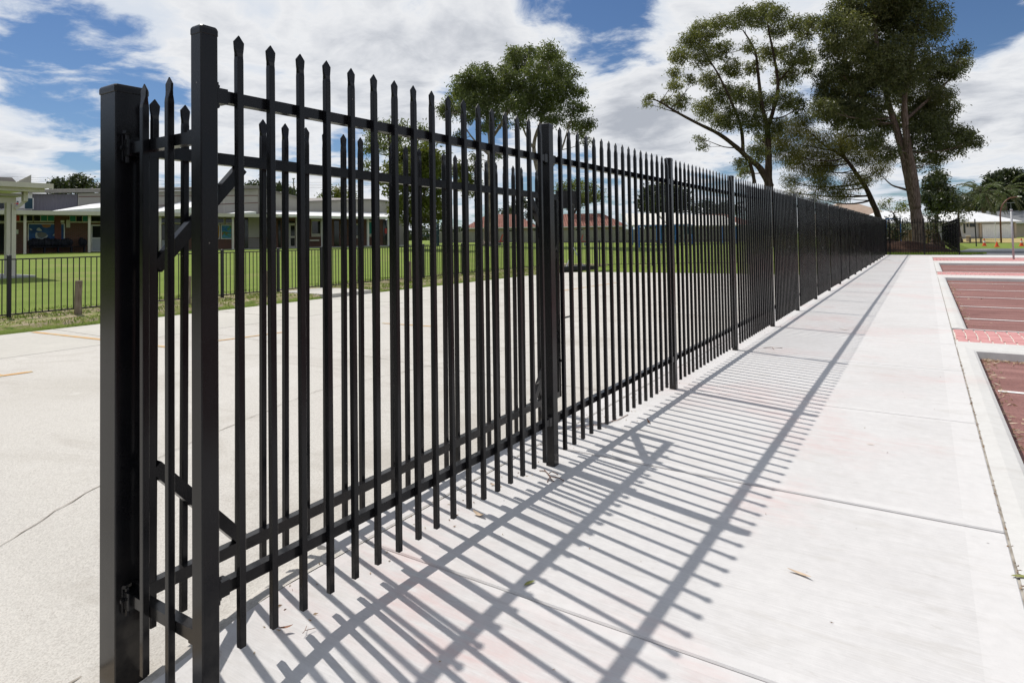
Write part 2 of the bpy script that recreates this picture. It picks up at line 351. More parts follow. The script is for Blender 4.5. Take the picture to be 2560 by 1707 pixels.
m, t, b = base_mat('window_glass', (0.012, 0.014, 0.016), 0.06, 0.5)
m, t, b = base_mat('brickwork', (0.13, 0.06, 0.045), 0.85, 0.2)
bt = t.nodes.new("ShaderNodeTexBrick"); bt.inputs['Scale'].default_value = 1.0
bt.inputs['Brick Width'].default_value = 0.24; bt.inputs['Row Height'].default_value = 0.086; bt.inputs['Mortar Size'].default_value = 0.01
bt.inputs['Color1'].default_value = (0.165, 0.072, 0.05, 1); bt.inputs['Color2'].default_value = (0.115, 0.055, 0.042, 1); bt.inputs['Mortar'].default_value = (0.16, 0.13, 0.11, 1)
mp = t.nodes.new("ShaderNodeMapping"); mp.inputs['Rotation'].default_value = (pi / 2, 0, 0)
L(t, objco(t), mp.inputs[0]); L(t, mp.outputs[0], bt.inputs['Vector']); L(t, bt.outputs[0], b.inputs['Base Color'])
# tiled roof far off
m, t, b = base_mat('roof_tile', (0.33, 0.11, 0.07), 0.8, 0.2)
p = objco(t); s = t.nodes.new("ShaderNodeSeparateXYZ"); L(t, p, s.inputs[0])
w = mth(t, 'SINE', mth(t, 'MULTIPLY', s.outputs[2], 40.0)); w2 = mth(t, 'SINE', mth(t, 'MULTIPLY', s.outputs[0], 21.0))
L(t, ramp(t, noise(t, p, 1.2, 5, 0.7), [(0.3, (0.20, 0.082, 0.060)), (0.7, (0.29, 0.135, 0.105))]), b.inputs['Base Color'])
bump(t, b, mth(t, 'ADD', w, w2), 1.0, 0.04)
varied('roof_sand', (0.34, 0.25, 0.19), (0.40, 0.31, 0.25), 1.5, 0.8, 0.2)
# painted panels
def painting(name, stops, scale, dist=1.5, seed=0.0):
    m, t, b = base_mat(name, (0.1, 0.1, 0.1), 0.6, 0.25)
    p = vmt(t, 'ADD', objco(t), (seed, seed * 0.7, seed * 0.3)).outputs[0]
    L(t, ramp(t, noise(t, p, scale, 3, 0.5, dist), stops), b.inputs['Base Color'])
painting('mural_blue', [(0.30, (0.015, 0.05, 0.16)), (0.52, (0.03, 0.10, 0.26)), (0.70, (0.05, 0.17, 0.34))], 0.9)
painting('art_yellow', [(0.35, (0.05, 0.10, 0.30)), (0.45, (0.40, 0.20, 0.03)), (0.65, (0.55, 0.30, 0.05))], 1.4, 2.0, 3.0)
painting('art_green', [(0.33, (0.03, 0.16, 0.42)), (0.45, (0.10, 0.30, 0.45)), (0.55, (0.05, 0.25, 0.06)), (0.68, (0.35, 0.12, 0.08))], 1.6, 2.0, 6.0)
varied('mural_grey', (0.12, 0.12, 0.115), (0.16, 0.16, 0.15), 2)
varied('mural_pale', (0.32, 0.34, 0.33), (0.40, 0.42, 0.40), 2)
varied('mural_orange', (0.36, 0.20, 0.06), (0.28, 0.09, 0.05), 2.5)

class MB:
    def __init__(s):
        s.v = []; s.f = []; s.mi = []
    def add(s, vs, fs, mi=0):
        o = len(s.v); s.v += [tuple(v) for v in vs]
        for f in fs:
            s.f.append(tuple(i + o for i in f)); s.mi.append(mi)
        return s
    def box(s, a, b, mi=0):
        x0, y0, z0 = (min(a[i], b[i]) for i in range(3)); x1, y1, z1 = (max(a[i], b[i]) for i in range(3))
        return s.add([(x0, y0, z0), (x1, y0, z0), (x1, y1, z0), (x0, y1, z0), (x0, y0, z1), (x1, y0, z1), (x1, y1, z1), (x0, y1, z1)],
                     [(0, 3, 2, 1), (4, 5, 6, 7), (0, 1, 5, 4), (1, 2, 6, 5), (2, 3, 7, 6), (3, 0, 4, 7)], mi)
    def loft(s, rings, cap=True, mi=0):
        n = len(rings[0]); vs = [p for r in rings for p in r]; fs = []
        for k in range(len(rings) - 1):
            for i in range(n):
                j = (i + 1) % n
                fs.append((k * n + i, k * n + j, (k + 1) * n + j, (k + 1) * n + i))
        if cap:
            fs.append(tuple(range(n))[::-1]); fs.append(tuple((len(rings) - 1) * n + i for i in range(n)))
        return s.add(vs, fs, mi)
    def rectsec(s, cx, cy, secs, ch=0.0, mi=0):
        """secs: list of (z, hx, hy); chamfered corners"""
        rings = []
        for z, hx, hy in secs:
            c = min(ch, hx * 0.5, hy * 0.5)
            if ch > 0:
                rings.append([(cx - hx + c, cy - hy, z), (cx + hx - c, cy - hy, z), (cx + hx, cy - hy + c, z), (cx + hx, cy + hy - c, z),
                              (cx + hx - c, cy + hy, z), (cx - hx + c, cy + hy, z), (cx - hx, cy + hy - c, z), (cx - hx, cy - hy + c, z)])
            else:
                rings.append([(cx - hx, cy - hy, z), (cx + hx, cy - hy, z), (cx + hx, cy + hy, z), (cx - hx, cy + hy, z)])
        return s.loft(rings, True, mi)
    def bar(s, p, q, w, h, up=(0, 0, 1), mi=0):
        p, q = Vector(p), Vector(q); d = (q - p).normalized(); u = Vector(up)
        sd = d.cross(u); sd = sd.normalized() if sd.length > 1e-5 else Vector((1, 0, 0)); u2 = sd.cross(d)
        r = [sd * (-w / 2) - u2 * (h / 2), sd * (w / 2) - u2 * (h / 2), sd * (w / 2) + u2 * (h / 2), sd * (-w / 2) + u2 * (h / 2)]
        return s.loft([[p + k for k in r], [q + k for k in r]], True, mi)
    def tube(s, pts, rad, n=8, cap=True, mi=0):
        pts = [Vector(p) for p in pts]
        if isinstance(rad, (int, float)): rad = [rad] * len(pts)
        rings = []; prev = None
        for i, p in enumerate(pts):
            d = (pts[min(i + 1, len(pts) - 1)] - pts[max(i - 1, 0)]).normalized()
            a = prev if prev is not None else (Vector((0, 0, 1)) if abs(d.z) < 0.9 else Vector((1, 0, 0)))
            sd = a - d * a.dot(d); sd = sd.normalized() if sd.length > 1e-5 else d.orthogonal().normalized()
            prev = sd; u = d.cross(sd)
            rings.append([p + (sd * math.cos(2 * pi * k / n) + u * math.sin(2 * pi * k / n)) * rad[i] for k in range(n)])
        return s.loft(rings, cap, mi)
    def poly_extrude(s, pts, vec, mi=0):
        pts = [Vector(p) for p in pts]; v = Vector(vec)
        return s.loft([pts, [p + v for p in pts]], True, mi)
    def quad(s, a, b, c, d, mi=0):
        return s.add([a, b, c, d], [(0, 1, 2, 3)], mi)
    def mesh(s, name, mats, smooth=False):
        me = bpy.data.meshes.new(name); me.from_pydata(s.v, [], s.f); me.update()
        mats = [mats] if isinstance(mats, str) else mats
        for m in mats: me.materials.append(MATS[m])
        if len(mats) > 1: me.polygons.foreach_set('material_index', s.mi)
        if smooth: me.polygons.foreach_set('use_smooth', [True] * len(me.polygons))
        return me
    def build(s, name, mats, parent=None, smooth=False, loc=None):
        o = bpy.data.objects.new(name, s.mesh(name, mats, smooth)); COL.objects.link(o)
        if parent is not None: o.parent = parent
        if loc is not None: o.location = loc
        return o
def tag(o, label=None, cat=None, group=None, kind=None):
    if label: o['label'] = label
    if cat: o['category'] = cat
    if group: o['group'] = group
    if kind: o['kind'] = kind
    return o
def empty(name, loc=(0, 0, 0), rz=0.0, **kw):
    o = bpy.data.objects.new(name, None); COL.objects.link(o); o.location = loc; o.rotation_euler = (0, 0, rz)
    o.empty_display_size = 0.2
    return tag(o, **kw)
def inst(name, me, parent, loc=(0, 0, 0), rot=(0, 0, 0), scale=None):
    o = bpy.data.objects.new(name, me); COL.objects.link(o); o.parent = parent; o.location = loc; o.rotation_euler = rot
    if scale: o.scale = scale
    return o
def one(name, mb, mats, smooth=False, loc=None, **kw):
    return tag(mb.build(name, mats, None, smooth, loc), **kw)
def smoothstep(a, b, x):
    t = np.clip((x - a) / (b - a), 0, 1); return t * t * (3 - 2 * t)

# ------------------------------------------------------------------ terrain
def gz(x, y):
    """grass level: just under the paving, rising gently towards the school"""
    x = np.asarray(x, float); y = np.asarray(y, float)
    z = np.full(np.broadcast(x, y).shape, -0.50)
    left = smoothstep(0.0, 1.0, (-13.0 - x) / 0.5)
    z = z + left * 0.555
    z = z + np.clip((-15.3 - x), 0, 8) * 0.050 + np.clip((-23.3 - x), 0, 24) * 0.0205
    back = smoothstep(0.0, 1.0, (y - 24.5) / 0.6) * smoothstep(-2.2, -3.0, x)
    z = np.where(x < -2.2, np.maximum(z, -0.50 + back * 0.53 + np.clip(y - 27, 0, 40) * 0.010 * back), z)
    z = z + np.where(x > -2.2, smoothstep(46.9, 47.7, y) * 0.465, 0)
    return z
def gz1(x, y): return float(gz(x, y))
xs = np.unique(np.concatenate([np.linspace(-14.6, -12.4, 23), np.linspace(-60, -14.6, 34), np.linspace(-12.4, 30, 30), np.linspace(-400, -60, 14), np.linspace(30, 400, 14), [-3000, -1200, 1200, 3000]]))
ys = np.unique(np.concatenate([np.linspace(-30, 24, 28), np.linspace(24, 27, 16), np.linspace(46, 48.5, 14), np.linspace(27, 60, 22), np.linspace(60, 400, 18), np.linspace(-400, -30, 10), [-3000, -1200, 1200, 3500]]))
X, Y = np.meshgrid(xs, ys, indexing='ij'); Z = gz(X, Y)
mb = MB(); nx, ny = len(xs), len(ys)
mb.v = [tuple(v) for v in np.stack([X, Y, Z], -1).reshape(-1, 3)]
for i in range(nx - 1):
    for j in range(ny - 1):
        a = i * ny + j; mb.f.append((a, a + ny, a + ny + 1, a + 1)); mb.mi.append(0)
ground = tag(mb.build('ground', 'lawn', smooth=True), kind='structure')

# driveway: aggregate slab, smoother concrete strip along the verge
def arc_pts(cx, cy, r, a0, a1, n):
    return [(cx + r * math.cos(a0 + (a1 - a0) * k / n), cy + r * math.sin(a0 + (a1 - a0) * k / n)) for k in range(n + 1)]
def slab(name, outline, z, mats, parent=None, thick=0.25, kind=None):
    mb = MB(); mb.poly_extrude([(x, y, z - thick) for x, y in outline], (0, 0, thick))
    o = mb.build(name, mats, parent)
    if kind: o['kind'] = kind
    return o
def zpath(y): return -0.10 * (1 - smoothstep(1.0, 1.85, y))
def zdrive(x, y):
    return zpath(y) * smoothstep(-9.5, -5.5, x) - 0.008 * smoothstep(1.9, 1.4, y) * smoothstep(-9.5, -5.5, x) - 0.135 * (1 - smoothstep(1.25, 2.6, y)) * smoothstep(-2.45, -2.64, x) * smoothstep(-9.0, -4.5, x)
def yend(x): return 25.2 + (x + 2.425) / (-10.46 + 2.425) * -0.6
gx_ = np.concatenate([np.linspace(-2.4195, -2.7, 8), np.linspace(-2.9, -10.46, 16)]); gyv = np.concatenate([[-40, -20, -8, -2, 0.4], np.linspace(0.8, 2.8, 14), [4, 8, 12, 16, 20, 24, 99]])
mb = MB()
for x in gx_:
    for y in gyv:
        y2 = min(y, yend(x)); mb.v.append((x, y2, float(zdrive(np.array(x), np.array(y2)))))
ng = len(gyv)
for i in range(len(gx_) - 1):
    for j in range(ng - 1):
        a_ = i * ng + j; mb.f.append((a_, a_ + 1, a_ + ng + 1, a_ + ng)); mb.mi.append(0)
drive = tag(mb.build('driveway', 'drive_aggregate'), kind='structure')
strip = slab('concrete_strip', [(-10.468, -40), (-10.468, 24.6), (-11.8, 24.35), (-12.6, 23.9), (-13.0, 23.1), (-13.15, 21.5), (-13.2, 15), (-13.2, -40)], 0.002, 'drive_smooth', kind='structure')
# cracks in the drive
def ribbon(pts, w, z):
    mb = MB(); vs = []
    for i, (x, y) in enumerate(pts):
        a = pts[max(i - 1, 0)]; c = pts[min(i + 1, len(pts) - 1)]
        d = Vector((c[0] - a[0], c[1] - a[1], 0)).normalized(); nrm = Vector((-d.y, d.x, 0)) * (w * random.uniform(0.35, 1.0) / 2)
        vs += [(x + nrm.x, y + nrm.y, z), (x - nrm.x, y - nrm.y, z)]
    mb.add(vs, [(2 * i, 2 * i + 1, 2 * i + 3, 2 * i + 2) for i in range(len(pts) - 1)])
    return mb
def crack_path(p, q, n, amp):
    out = []
    w = 0
    for k in range(n + 1):
        t_ = k / n; w = w * 0.7 + random.uniform(-amp, amp)
        d = Vector((q[0] - p[0], q[1] - p[1], 0)); nn = Vector((-d.y, d.x, 0)).normalized()
        out.append((p[0] + d.x * t_ + nn.x * w, p[1] + d.y * t_ + nn.y * w))
    return out
varied('crack_dark', (0.21, 0.185, 0.155), (0.40, 0.37, 0.325), 9, 0.95, 0.1)
for p_, q_, w_ in (((-4.40, 1.15), (-4.60, 2.35), 0.012), ((-4.60, 2.35), (-5.2, 4.3), 0.009), ((-5.2, 4.3), (-4.7, 8.2), 0.010), ((-10.4, 6.2), (-2.6, 5.7), 0.010), ((-10.4, 12.3), (-2.5, 11.9), 0.012), ((-7.5, 1.2), (-4.40, 1.15), 0.01)):
    rb = ribbon(crack_path(p_, q_, 26, 0.014), w_, 0.0)
    rb.v = [(x, y, float(zdrive(np.array(x), np.array(y))) + 0.004) for x, y, z in rb.v]
    rb.build('crack', 'crack_dark', drive)
for yj in (-1.0, 2.05, 5.1, 8.2, 11.3, 14.4, 17.5, 20.6):
    MB().box((-13.18, yj - 0.005, 0.0), (-10.5, yj + 0.005, 0.005)).build('saw_cut', 'crack_dark', strip)
# worn orange court lines
def mark(name, p, q, w, z, mat, parent):
    p, q = Vector((p[0], p[1], z)), Vector((q[0], q[1], z)); d = (q - p).normalized(); nrm = Vector((-d.y, d.x, 0)) * w / 2
    return MB().quad(p + nrm, p - nrm, q - nrm, q + nrm).build(name, mat, parent)
mark('orange_line', (-9.16, 2.45), (-9.04, 3.28), 0.09, 0.005, 'orange_paint', drive)
mark('orange_line', (-9.9, 2.94), (-9.12, 2.985), 0.07, 0.0055, 'orange_paint', drive)
mark('orange_line', (-13.1, 4.76), (-10.5, 4.965), 0.085, 0.0065, 'orange_paint', strip)
mark('orange_line', (-10.4, 4.97), (-9.2, 5.06), 0.085, 0.0055, 'orange_paint', drive)
mark('orange_line', (-9.2, 5.6), (-9.0, 6.9), 0.07, 0.0055, 'orange_paint', drive)
mark('orange_line', (-8.3, 8.4), (-7.1, 8.5), 0.07, 0.0055, 'orange_paint', drive)
mark('orange_line', (-8.6, 15.4), (-8.4, 19.0), 0.08, 0.0055, 'orange_paint', drive)
varied('footing', (0.40, 0.33, 0.25), (0.47, 0.40, 0.31), 7, 0.9, 0.15, bmp=0.5, bscale=60)
mb = MB(); pts = [(-2.93, 0.5), (-2.925, 1.0), (-2.91, 1.30), (-2.80, 1.345), (-2.62, 1.36), (-2.49, 1.33), (-2.44, 1.26), (-2.43, 0.5)]
mb.poly_extrude([(x, y, -0.5) for x, y in pts], (0, 0, 0.272)); mb.build('post_footing', 'footing', drive)
rb = ribbon(crack_path((-2.935, 0.6), (-2.915, 1.31), 14, 0.006) + crack_path((-2.91, 1.315), (-2.46, 1.345), 12, 0.008), 0.028, -0.224); rb.build('crack', 'crack_dark', drive)

# verge of worn grass between drive and low fence (own sheet draped on the terrain)
mb = MB(); vx = np.linspace(-13.22, -15.9, 10); vy = np.linspace(-12, 30, 70)
for x in vx:
    for y in vy: mb.v.append((x, y, gz1(x, y) + 0.034 + 0.010 * math.sin(x * 9 + y * 3)))
for i in range(9):
    for j in range(69):
        a = i * 70 + j; mb.f.append((a, a + 1, a + 71, a + 70)); mb.mi.append(0)
tag(mb.build('verge_path', 'verge', smooth=True), kind='structure')
slab('gate_path', [(-13.21, 11.35), (-13.21, 12.95), (-15.25, 12.95), (-15.25, 11.4)], 0.10, 'drive_smooth', kind='structure', thick=0.2)

# footpath: poured slabs with trowelled margins and open joints
footpath = tag(MB().box((-2.42, -12, -0.45), (0.298, 46.2, -0.13)).build('footpath', 'crack_dark'), kind='structure')
joints = [-12, -7.2, -4.9, -2.6, 0.42, 2.31, 4.05, 6.2, 8.42, 10.35, 12.2, 14.4, 16.6, 18.7, 20.8, 23, 25.2, 27.4, 29.6, 31.8, 34, 36.2, 38.4, 40.6, 42.8, 46.2]
OPEN = (0.42, 4.05, 8.42, 16.6, 25.2, 34)
for k in range(len(joints) - 1):
    y0, y1 = joints[k] + (0.0105 if joints[k] in OPEN else 0.0046), joints[k + 1] - (0.0105 if joints[k + 1] in OPEN else 0.0046)
    x0, x1 = -2.418, 0.2965
    mb = MB(); r = 0.007; z = random.uniform(-0.0015, 0.0015); ms, mr = 0.075, 0.17
    prof_ = [(x0, -0.16), (x0, -r), (x0 + r, 0), (x0 + ms, -0.0006), (x1 - mr, -0.0006), (x1 - r, 0), (x1, -r), (x1, -0.16)]
    st_ = [y0, y0 + r, y0 + ms] + ([float(v) for v in np.linspace(y0 + ms, y1 - ms, 14)[1:-1]] if y0 < 2.3 else []) + [y1 - ms, y1 - r, y1]
    for i, yy in enumerate(st_):
        dz = float(zpath(np.array(yy))) + z - (r if i in (0, len(st_) - 1) else 0)
        mb.v += [(px_, yy, pz_ + dz) for px_, pz_ in prof_]
    for i in range(len(st_) - 1):
        for q in range(7):
            mb.f.append((i * 8 + q, i * 8 + q + 1, i * 8 + q + 9, i * 8 + q + 8)[::-1]); mb.mi.append(1 if q == 3 and 2 <= i < len(st_) - 3 else 0)
    mb.f.append(tuple(range(8))); mb.mi.append(0); mb.f.append(tuple(len(mb.v) - 8 + q for q in range(8))[::-1]); mb.mi.append(0)
    mb.build('slab', ['path_trowel', 'path_broom'], footpath)

varied('joint_dirt', (0.035, 0.026, 0.02), (0.11, 0.085, 0.065), 18, 0.95, 0.1, lo=0.4, hi=0.6)
for yj in joints[1:-1]:
    if yj not in OPEN:
        zj = float(zpath(np.array(yj))); MB().box((-2.416, yj - 0.0044, zj - 0.06), (0.29, yj + 0.0044, zj - 0.0105)).build('joint_filler', 'joint_dirt', footpath)
    if yj in OPEN:
        zj = float(zpath(np.array(yj))); MB().box((-2.416, yj - 0.0102, zj - 0.06), (0.29, yj + 0.0102, zj - 0.0105)).build('joint_filler', 'joint_dirt', footpath)
MB().box((0.2935, 1.9, -0.08), (0.3045, 46, -0.0045)).build('joint_filler', 'crack_dark', footpath)
for k, yk_ in enumerate(np.arange(2.17, 25.0, 2.28)):
    MB().rectsec(-2.52, yk_ + 1.14, [(-0.1, 0.097, 1.137), (-0.004, 0.097, 1.137), (0.003, 0.088, 1.128)]).build('edging_slab', 'path_trowel', footpath)
# car park: red asphalt below kerb level, kerbs, brick strips, bay lines
PZ = -0.11
car_park = tag(MB().box((0.40, -30, PZ - 0.3), (40, 43.0, PZ)).build('car_park', 'red_asphalt'), kind='structure')
for y, x0 in ((8.09, 0.57), (14.4, 0.56), (16.7, 0.58), (19.0, 0.59), (21.3, 0.6), (23.9, 0.55), (30.4, 0.6), (32.9, 0.6), (5.7, 0.6), (3.3, 0.6)):
    mark('bay_line', (x0, y), (6.0, y - 0.06), 0.075, PZ + 0.005, 'white_paint', car_park)
def kerb(name, path, prof, mats='kerb_concrete'):
    """prof: (offset to the right of the travel direction, z)"""
    mb = MB(); rings = []
    for i, p in enumerate(path):
        p = Vector((p[0], p[1], 0)); a = Vector((*path[max(i - 1, 0)], 0)); c = Vector((*path[min(i + 1, len(path) - 1)], 0))
        if 0 < i < len(path) - 1:
            d1 = (p - a).normalized(); d2 = (c - p).normalized(); n1 = Vector((d1.y, -d1.x, 0)); n2 = Vector((d2.y, -d2.x, 0))
            nn = (n1 + n2); nn = nn / max(nn.length_squared / 2, 0.3)
        else:
            d = (c - a).normalized(); nn = Vector((d.y, -d.x, 0))
        rings.append([p + nn * o + Vector((0, 0, z)) for o, z in prof])
    mb.loft(rings); return tag(mb.build(name, mats), kind='structure')
prof = [(0.0, -0.25), (0.0, 0.0), (0.085, 0.004), (0.165, -0.006), (0.195, -0.022), (0.215, PZ + 0.012), (0.225, -0.25)]
# run beside the path, turning out along each brick island (travel direction gives the right-hand gutter)
kerb('kerb', [(0.305, -14), (0.305, 2.0), (0.305, 10.2), ], prof)
def isl(y0, y1, w_front, w_back, name):
    """kerb island: broad front kerb facing the camera, brick field, narrow back kerb"""
    fp = [(0.0, -0.25), (0.0, 0.003), (w_front - 0.06, 0.0), (w_front - 0.02, -0.018), (w_front, PZ + 0.01), (w_front + 0.01, -0.25)]
    kerb('kerb', [(0.305, y0 + w_front), (30, y0 + w_front - 0.5)], fp)
    bp = [(0.0, -0.25), (0.0, 0.003), (w_back - 0.03, 0.0), (w_back, -0.03), (w_back + 0.005, -0.25)]
    kerb('kerb', [(30, y1 - w_back - 0.5), (0.305, y1 - w_back)], bp)
isl(9.97, 12.10, 0.68, 0.11, 'a')
kerb('kerb', [(0.305, 12.103), (0.305, 25.3)], prof)
isl(25.1, 28.35, 1.25, 0.12, 'b')
kerb('kerb', [(0.305, 28.353), (0.305, 36.3)], prof)
kerb('kerb', [(0.305, 38.5), (30, 38.0)], [(0.0, -0.25), (0.0, 0.003), (2.2, 0.0), (2.24, -0.02), (2.26, PZ), (2.27, -0.25)])
# kerb joints
# brick islands
def brick_field(y0, y1, xa, xb, bw, bl, individually):
    bed = tag(MB().box((0.30, y0 - 0.02, -0.3), (30, y1 + 0.0, -0.014)).build('brick_paving', 'brick_sand'), kind='structure')
    me = None; mbj = MB(); rows = max(1, int(round((y1 - y0) / bl))); bl2 = (y1 - y0) / rows
    gx, gy = 0.019, 0.005
    mb = MB(); mb.rectsec(0, 0, [(-0.06, bw / 2 - gx / 2, bl2 / 2 - gy / 2), (-0.006, bw / 2 - gx / 2, bl2 / 2 - gy / 2), (0.0, bw / 2 - gx / 2 - 0.005, bl2 / 2 - gy / 2 - 0.005)])
    me = mb.mesh('brick', 'brick_pink')
    n = 0
    for r in range(rows):
        off = random.uniform(-0.014, 0.014)
        k = 0; x = xa + bw / 2
        while x < xb:
            yy = y0 + bl2 * (r + 0.5) - (x - 0.3) * 0.0168
            if individually and n < 300 and x < 3.6:
                o = inst('brick', me, bed, (x + off + 0.012, yy, random.uniform(-0.0025, 0.0015)), (random.uniform(-.006, .006), random.uniform(-.006, .006), random.uniform(-.01, .01))); n += 1
            else:
                zz = random.uniform(-0.003, 0.001)
                mbj.box((x + off - bw / 2 + gx / 2, yy - bl2 / 2 + gy / 2, -0.06), (x + off + bw / 2 - gx / 2, yy + bl2 / 2 - gy / 2, zz))
            x += bw
    if mbj.v: tag(mbj.build('brick_course', 'brick_pink', bed), kind='stuff')
brick_field(10.665, 11.965, 0.31, 16.0, 0.132, 0.26, True)
brick_field(26.38, 28.20, 0.31, 16.0, 0.132, 0.26, False)
brick_field(38.52, 43.0, 0.31, 16.0, 0.15, 0.30, False)
# path across the end and the street beyond
slab('cross_path', [(-2.42, 46.22), (0.30, 46.22), (0.30, 43.36), (12, 43.1), (40, 42.6), (40, 45.3), (14, 45.9), (2.2, 47.55), (-2.42, 47.55)], 0.0, 'path_trowel', kind='structure')
slab('road', [(2.4, 47.7), (14, 46.1), (60, 44.5), (120, 44), (120, 60), (40, 58.5), (14, 57.0), (2.0, 55.8)], -0.002, 'grey_asphalt', kind='structure')
slab('road_shoulder', [(1.9, 56.0), (14, 57.2), (26, 58), (16, 64.0), (3.0, 63.0)], 0.003, 'grey_slab', kind='structure')
slab('side_road', [(17, 57.8), (26.2, 58.05), (90, 60), (90, 65), (40, 65.0), (18.5, 64)], 0.003, 'dark_asphalt', kind='structure')
slab('white_edge', [(9.5, 56.2), (13.8, 56.6), (18, 57.1), (17.6, 58.4), (7.5, 57.4)], 0.012, 'path_trowel', kind='structure')
slab('house_verge', [(3, 92), (60, 82), (120, 100), (120, 140), (3, 136)], 0.0, 'dry_grass', kind='structure')
slab('house_driveway', [(23.5, 84), (33, 80), (36, 100), (24.5, 138), (17, 134)], 0.012, 'path_trowel', kind='structure')

# ------------------------------------------------------------------ main fence
XF = -2.10; Y1 = 1.2567; SP = 2.44; HT = 2.285; NP = 20
fence = empty('steel_fence', (XF, Y1, 0), label='tall black steel picket fence with spear tips running along the footpath', cat='fence')
def local(p): return (p[0] - XF, p[1] - Y1, p[2])
# picket: 25 mm tube whose head is pressed flat and cut to a point
def picket_mesh(name, zb, zt, h=0.0125, mats='black_steel'):
    mb = MB()
    mb.rectsec(0, 0, [(zb, h, h), (zt - 0.092, h, h), (zt - 0.080, h * 0.92, h * 0.98), (zt - 0.066, 0.0078, h * 1.18), (zt - 0.050, 0.0050, h * 1.50), (zt - 0.0265, 0.0045, h * 1.68), (zt - 0.0245, 0.0043, h * 1.66), (zt, 0.0020, 0.0012)], 0.0022)
    return mb.mesh(name, mats)
def post_parts(w, h, capw, name='post'):
    mb = MB(); mb.rectsec(0, 0, [(-0.45, w / 2, w / 2), (h - 0.012, w / 2, w / 2)], 0.004)
    cp_ = MB(); c = w / 2 + capw
    cp_.rectsec(0, 0, [(h - 0.030, c - 0.0012, c - 0.0012), (h - 0.028, c, c), (h - 0.010, c, c), (h - 0.004, c - 0.0015, c - 0.0015), (h + 0.001, c - 0.005, c - 0.005), (h + 0.003, c - 0.012, c - 0.012), (h + 0.005, c * 0.4, c * 0.4)], 0.006)
    return mb.mesh(name, 'black_steel'), cp_.mesh('cap', 'black_steel')
PW = 0.065
pm, cm = post_parts(PW, HT, 0.0022)
pk = picket_mesh('picket', 0.073, 2.277)
rail_m = MB(); rail_m.bar((0, 0, 0), (0, SP - PW, 0), 0.040, 0.042)
rl = rail_m.mesh('rail', 'black_steel')
brk = MB(); brk.rectsec(0, 0, [(-0.027, 0.0225, 0.021), (0.027, 0.0225, 0.021)], 0.002)
brk.box((-0.0225, -0.0215, -0.047), (0.0225, -0.0165, 0.047))
for z_ in (-0.036, 0.036):
    brk.tube([(0.006, -0.017, z_), (0.006, -0.005, z_)], 0.0065, 6)
bracket_m = brk.mesh('bracket', 'black_steel')
Z_TOP, Z_LOW = 2.047, 0.300
picket_count = 0; rest = MB()
for k in range(NP):
    yk = Y1 + k * SP
    o = inst('post', pm, fence, local((XF - PW / 2, yk + PW / 2, 0)))
    inst('cap', cm, o)
    if k == NP - 1: break
    for z_ in (Z_LOW, Z_TOP):
        inst('rail', rl, fence, local((XF - PW / 2 + 0.004, yk + PW, z_)))
        if k < 6:
            inst('bracket', bracket_m, fence, local((XF - PW / 2 + 0.004, yk + PW + 0.022, z_)))
            inst('bracket', bracket_m, fence, local((XF - PW / 2 + 0.004, yk + SP - 0.022, z_)), (0, 0, pi))
    for j in range(17):
        yp = yk + 0.1445 + j * 0.1355
        if picket_count < 300:
            inst('picket', pk, fence, local((XF + 0.0045, yp, random.uniform(-0.002, 0.002))), (random.uniform(-.0012, .0012), 0, random.uniform(-.02, .02))); picket_count += 1
        else:
            x_, y_, _ = local((XF + 0.0045, yp, 0))
            rest.rectsec(x_, y_, [(0.073, .0125, .0125), (2.19, .0125, .0125), (2.252, .005, .020), (2.277, .002, .002)])
tag(rest.build('far_picket_row', 'black_steel', fence), kind='stuff')
# short return panel to the heavy gate post; the whole return sits lower
RET = -0.15; YR = Y1 + PW / 2
GP = 0.125; GX = -2.645 - GP / 2; GY = 1.232 + GP / 2; GH = 2.15
gpm, gcm = post_parts(GP, GH, 0.004, 'gate_post')
o = inst('gate_post', gpm, fence, local((GX, GY, 0))); o['label'] = 'thick square gate post with flat cap'
inst('cap', gcm, o)
rr = MB(); rr.bar((GX + GP / 2 + 0.002, YR, 0), (XF - PW - 0.002, YR, 0), 0.040, 0.042)
rrm = rr.mesh('return_rail', 'black_steel')
for z_ in (Z_LOW + RET, Z_TOP + RET):
    inst('return_rail', rrm, fence, local((0, 0, z_)))
    inst('bracket', bracket_m, fence, local((XF - PW - 0.020, YR, z_)), (0, 0, pi / 2))
    mb = MB(); mb.rectsec(0, 0, [(-0.050, 0.006, 0.034), (0.050, 0.006, 0.034)], 0.002); mb.rectsec(0.024, -0.002, [(-0.032, 0.020, 0.027), (0.032, 0.020, 0.027)], 0.003)
    mb.tube([(0.016, -0.018, 0.033), (0.016, -0.018, 0.052)], 0.010, 8); mb.tube([(0.016, -0.018, -0.058), (0.016, -0.018, -0.033)], 0.009, 8); mb.bar((0.016, -0.010, 0.054), (0.034, -0.040, 0.060), 0.014, 0.012)
    mb.tube([(0.010, -0.030, 0.0), (0.010, -0.042, 0.0)], 0.008, 6)
    mb.build('rail_clamp', 'black_steel', fence, loc=local((GX + GP / 2 + 0.007, YR - 0.004, z_)))
for xp in (-2.300, -2.474):
    inst('picket', pk, fence, local((xp, YR - 0.0335, RET)), (0, 0, pi / 2))
# hinge leaf seen edge-on at the far side of the gate post, weld stubs
for z0_, z1_ in ((0.20, 0.37), (1.30, 1.86)):
    MB().box((-0.010, -0.05, z0_), (-0.0005, 0.03, z1_)).build('hinge_plate', 'black_steel', fence, loc=local((GX - GP / 2, GY, 0)))

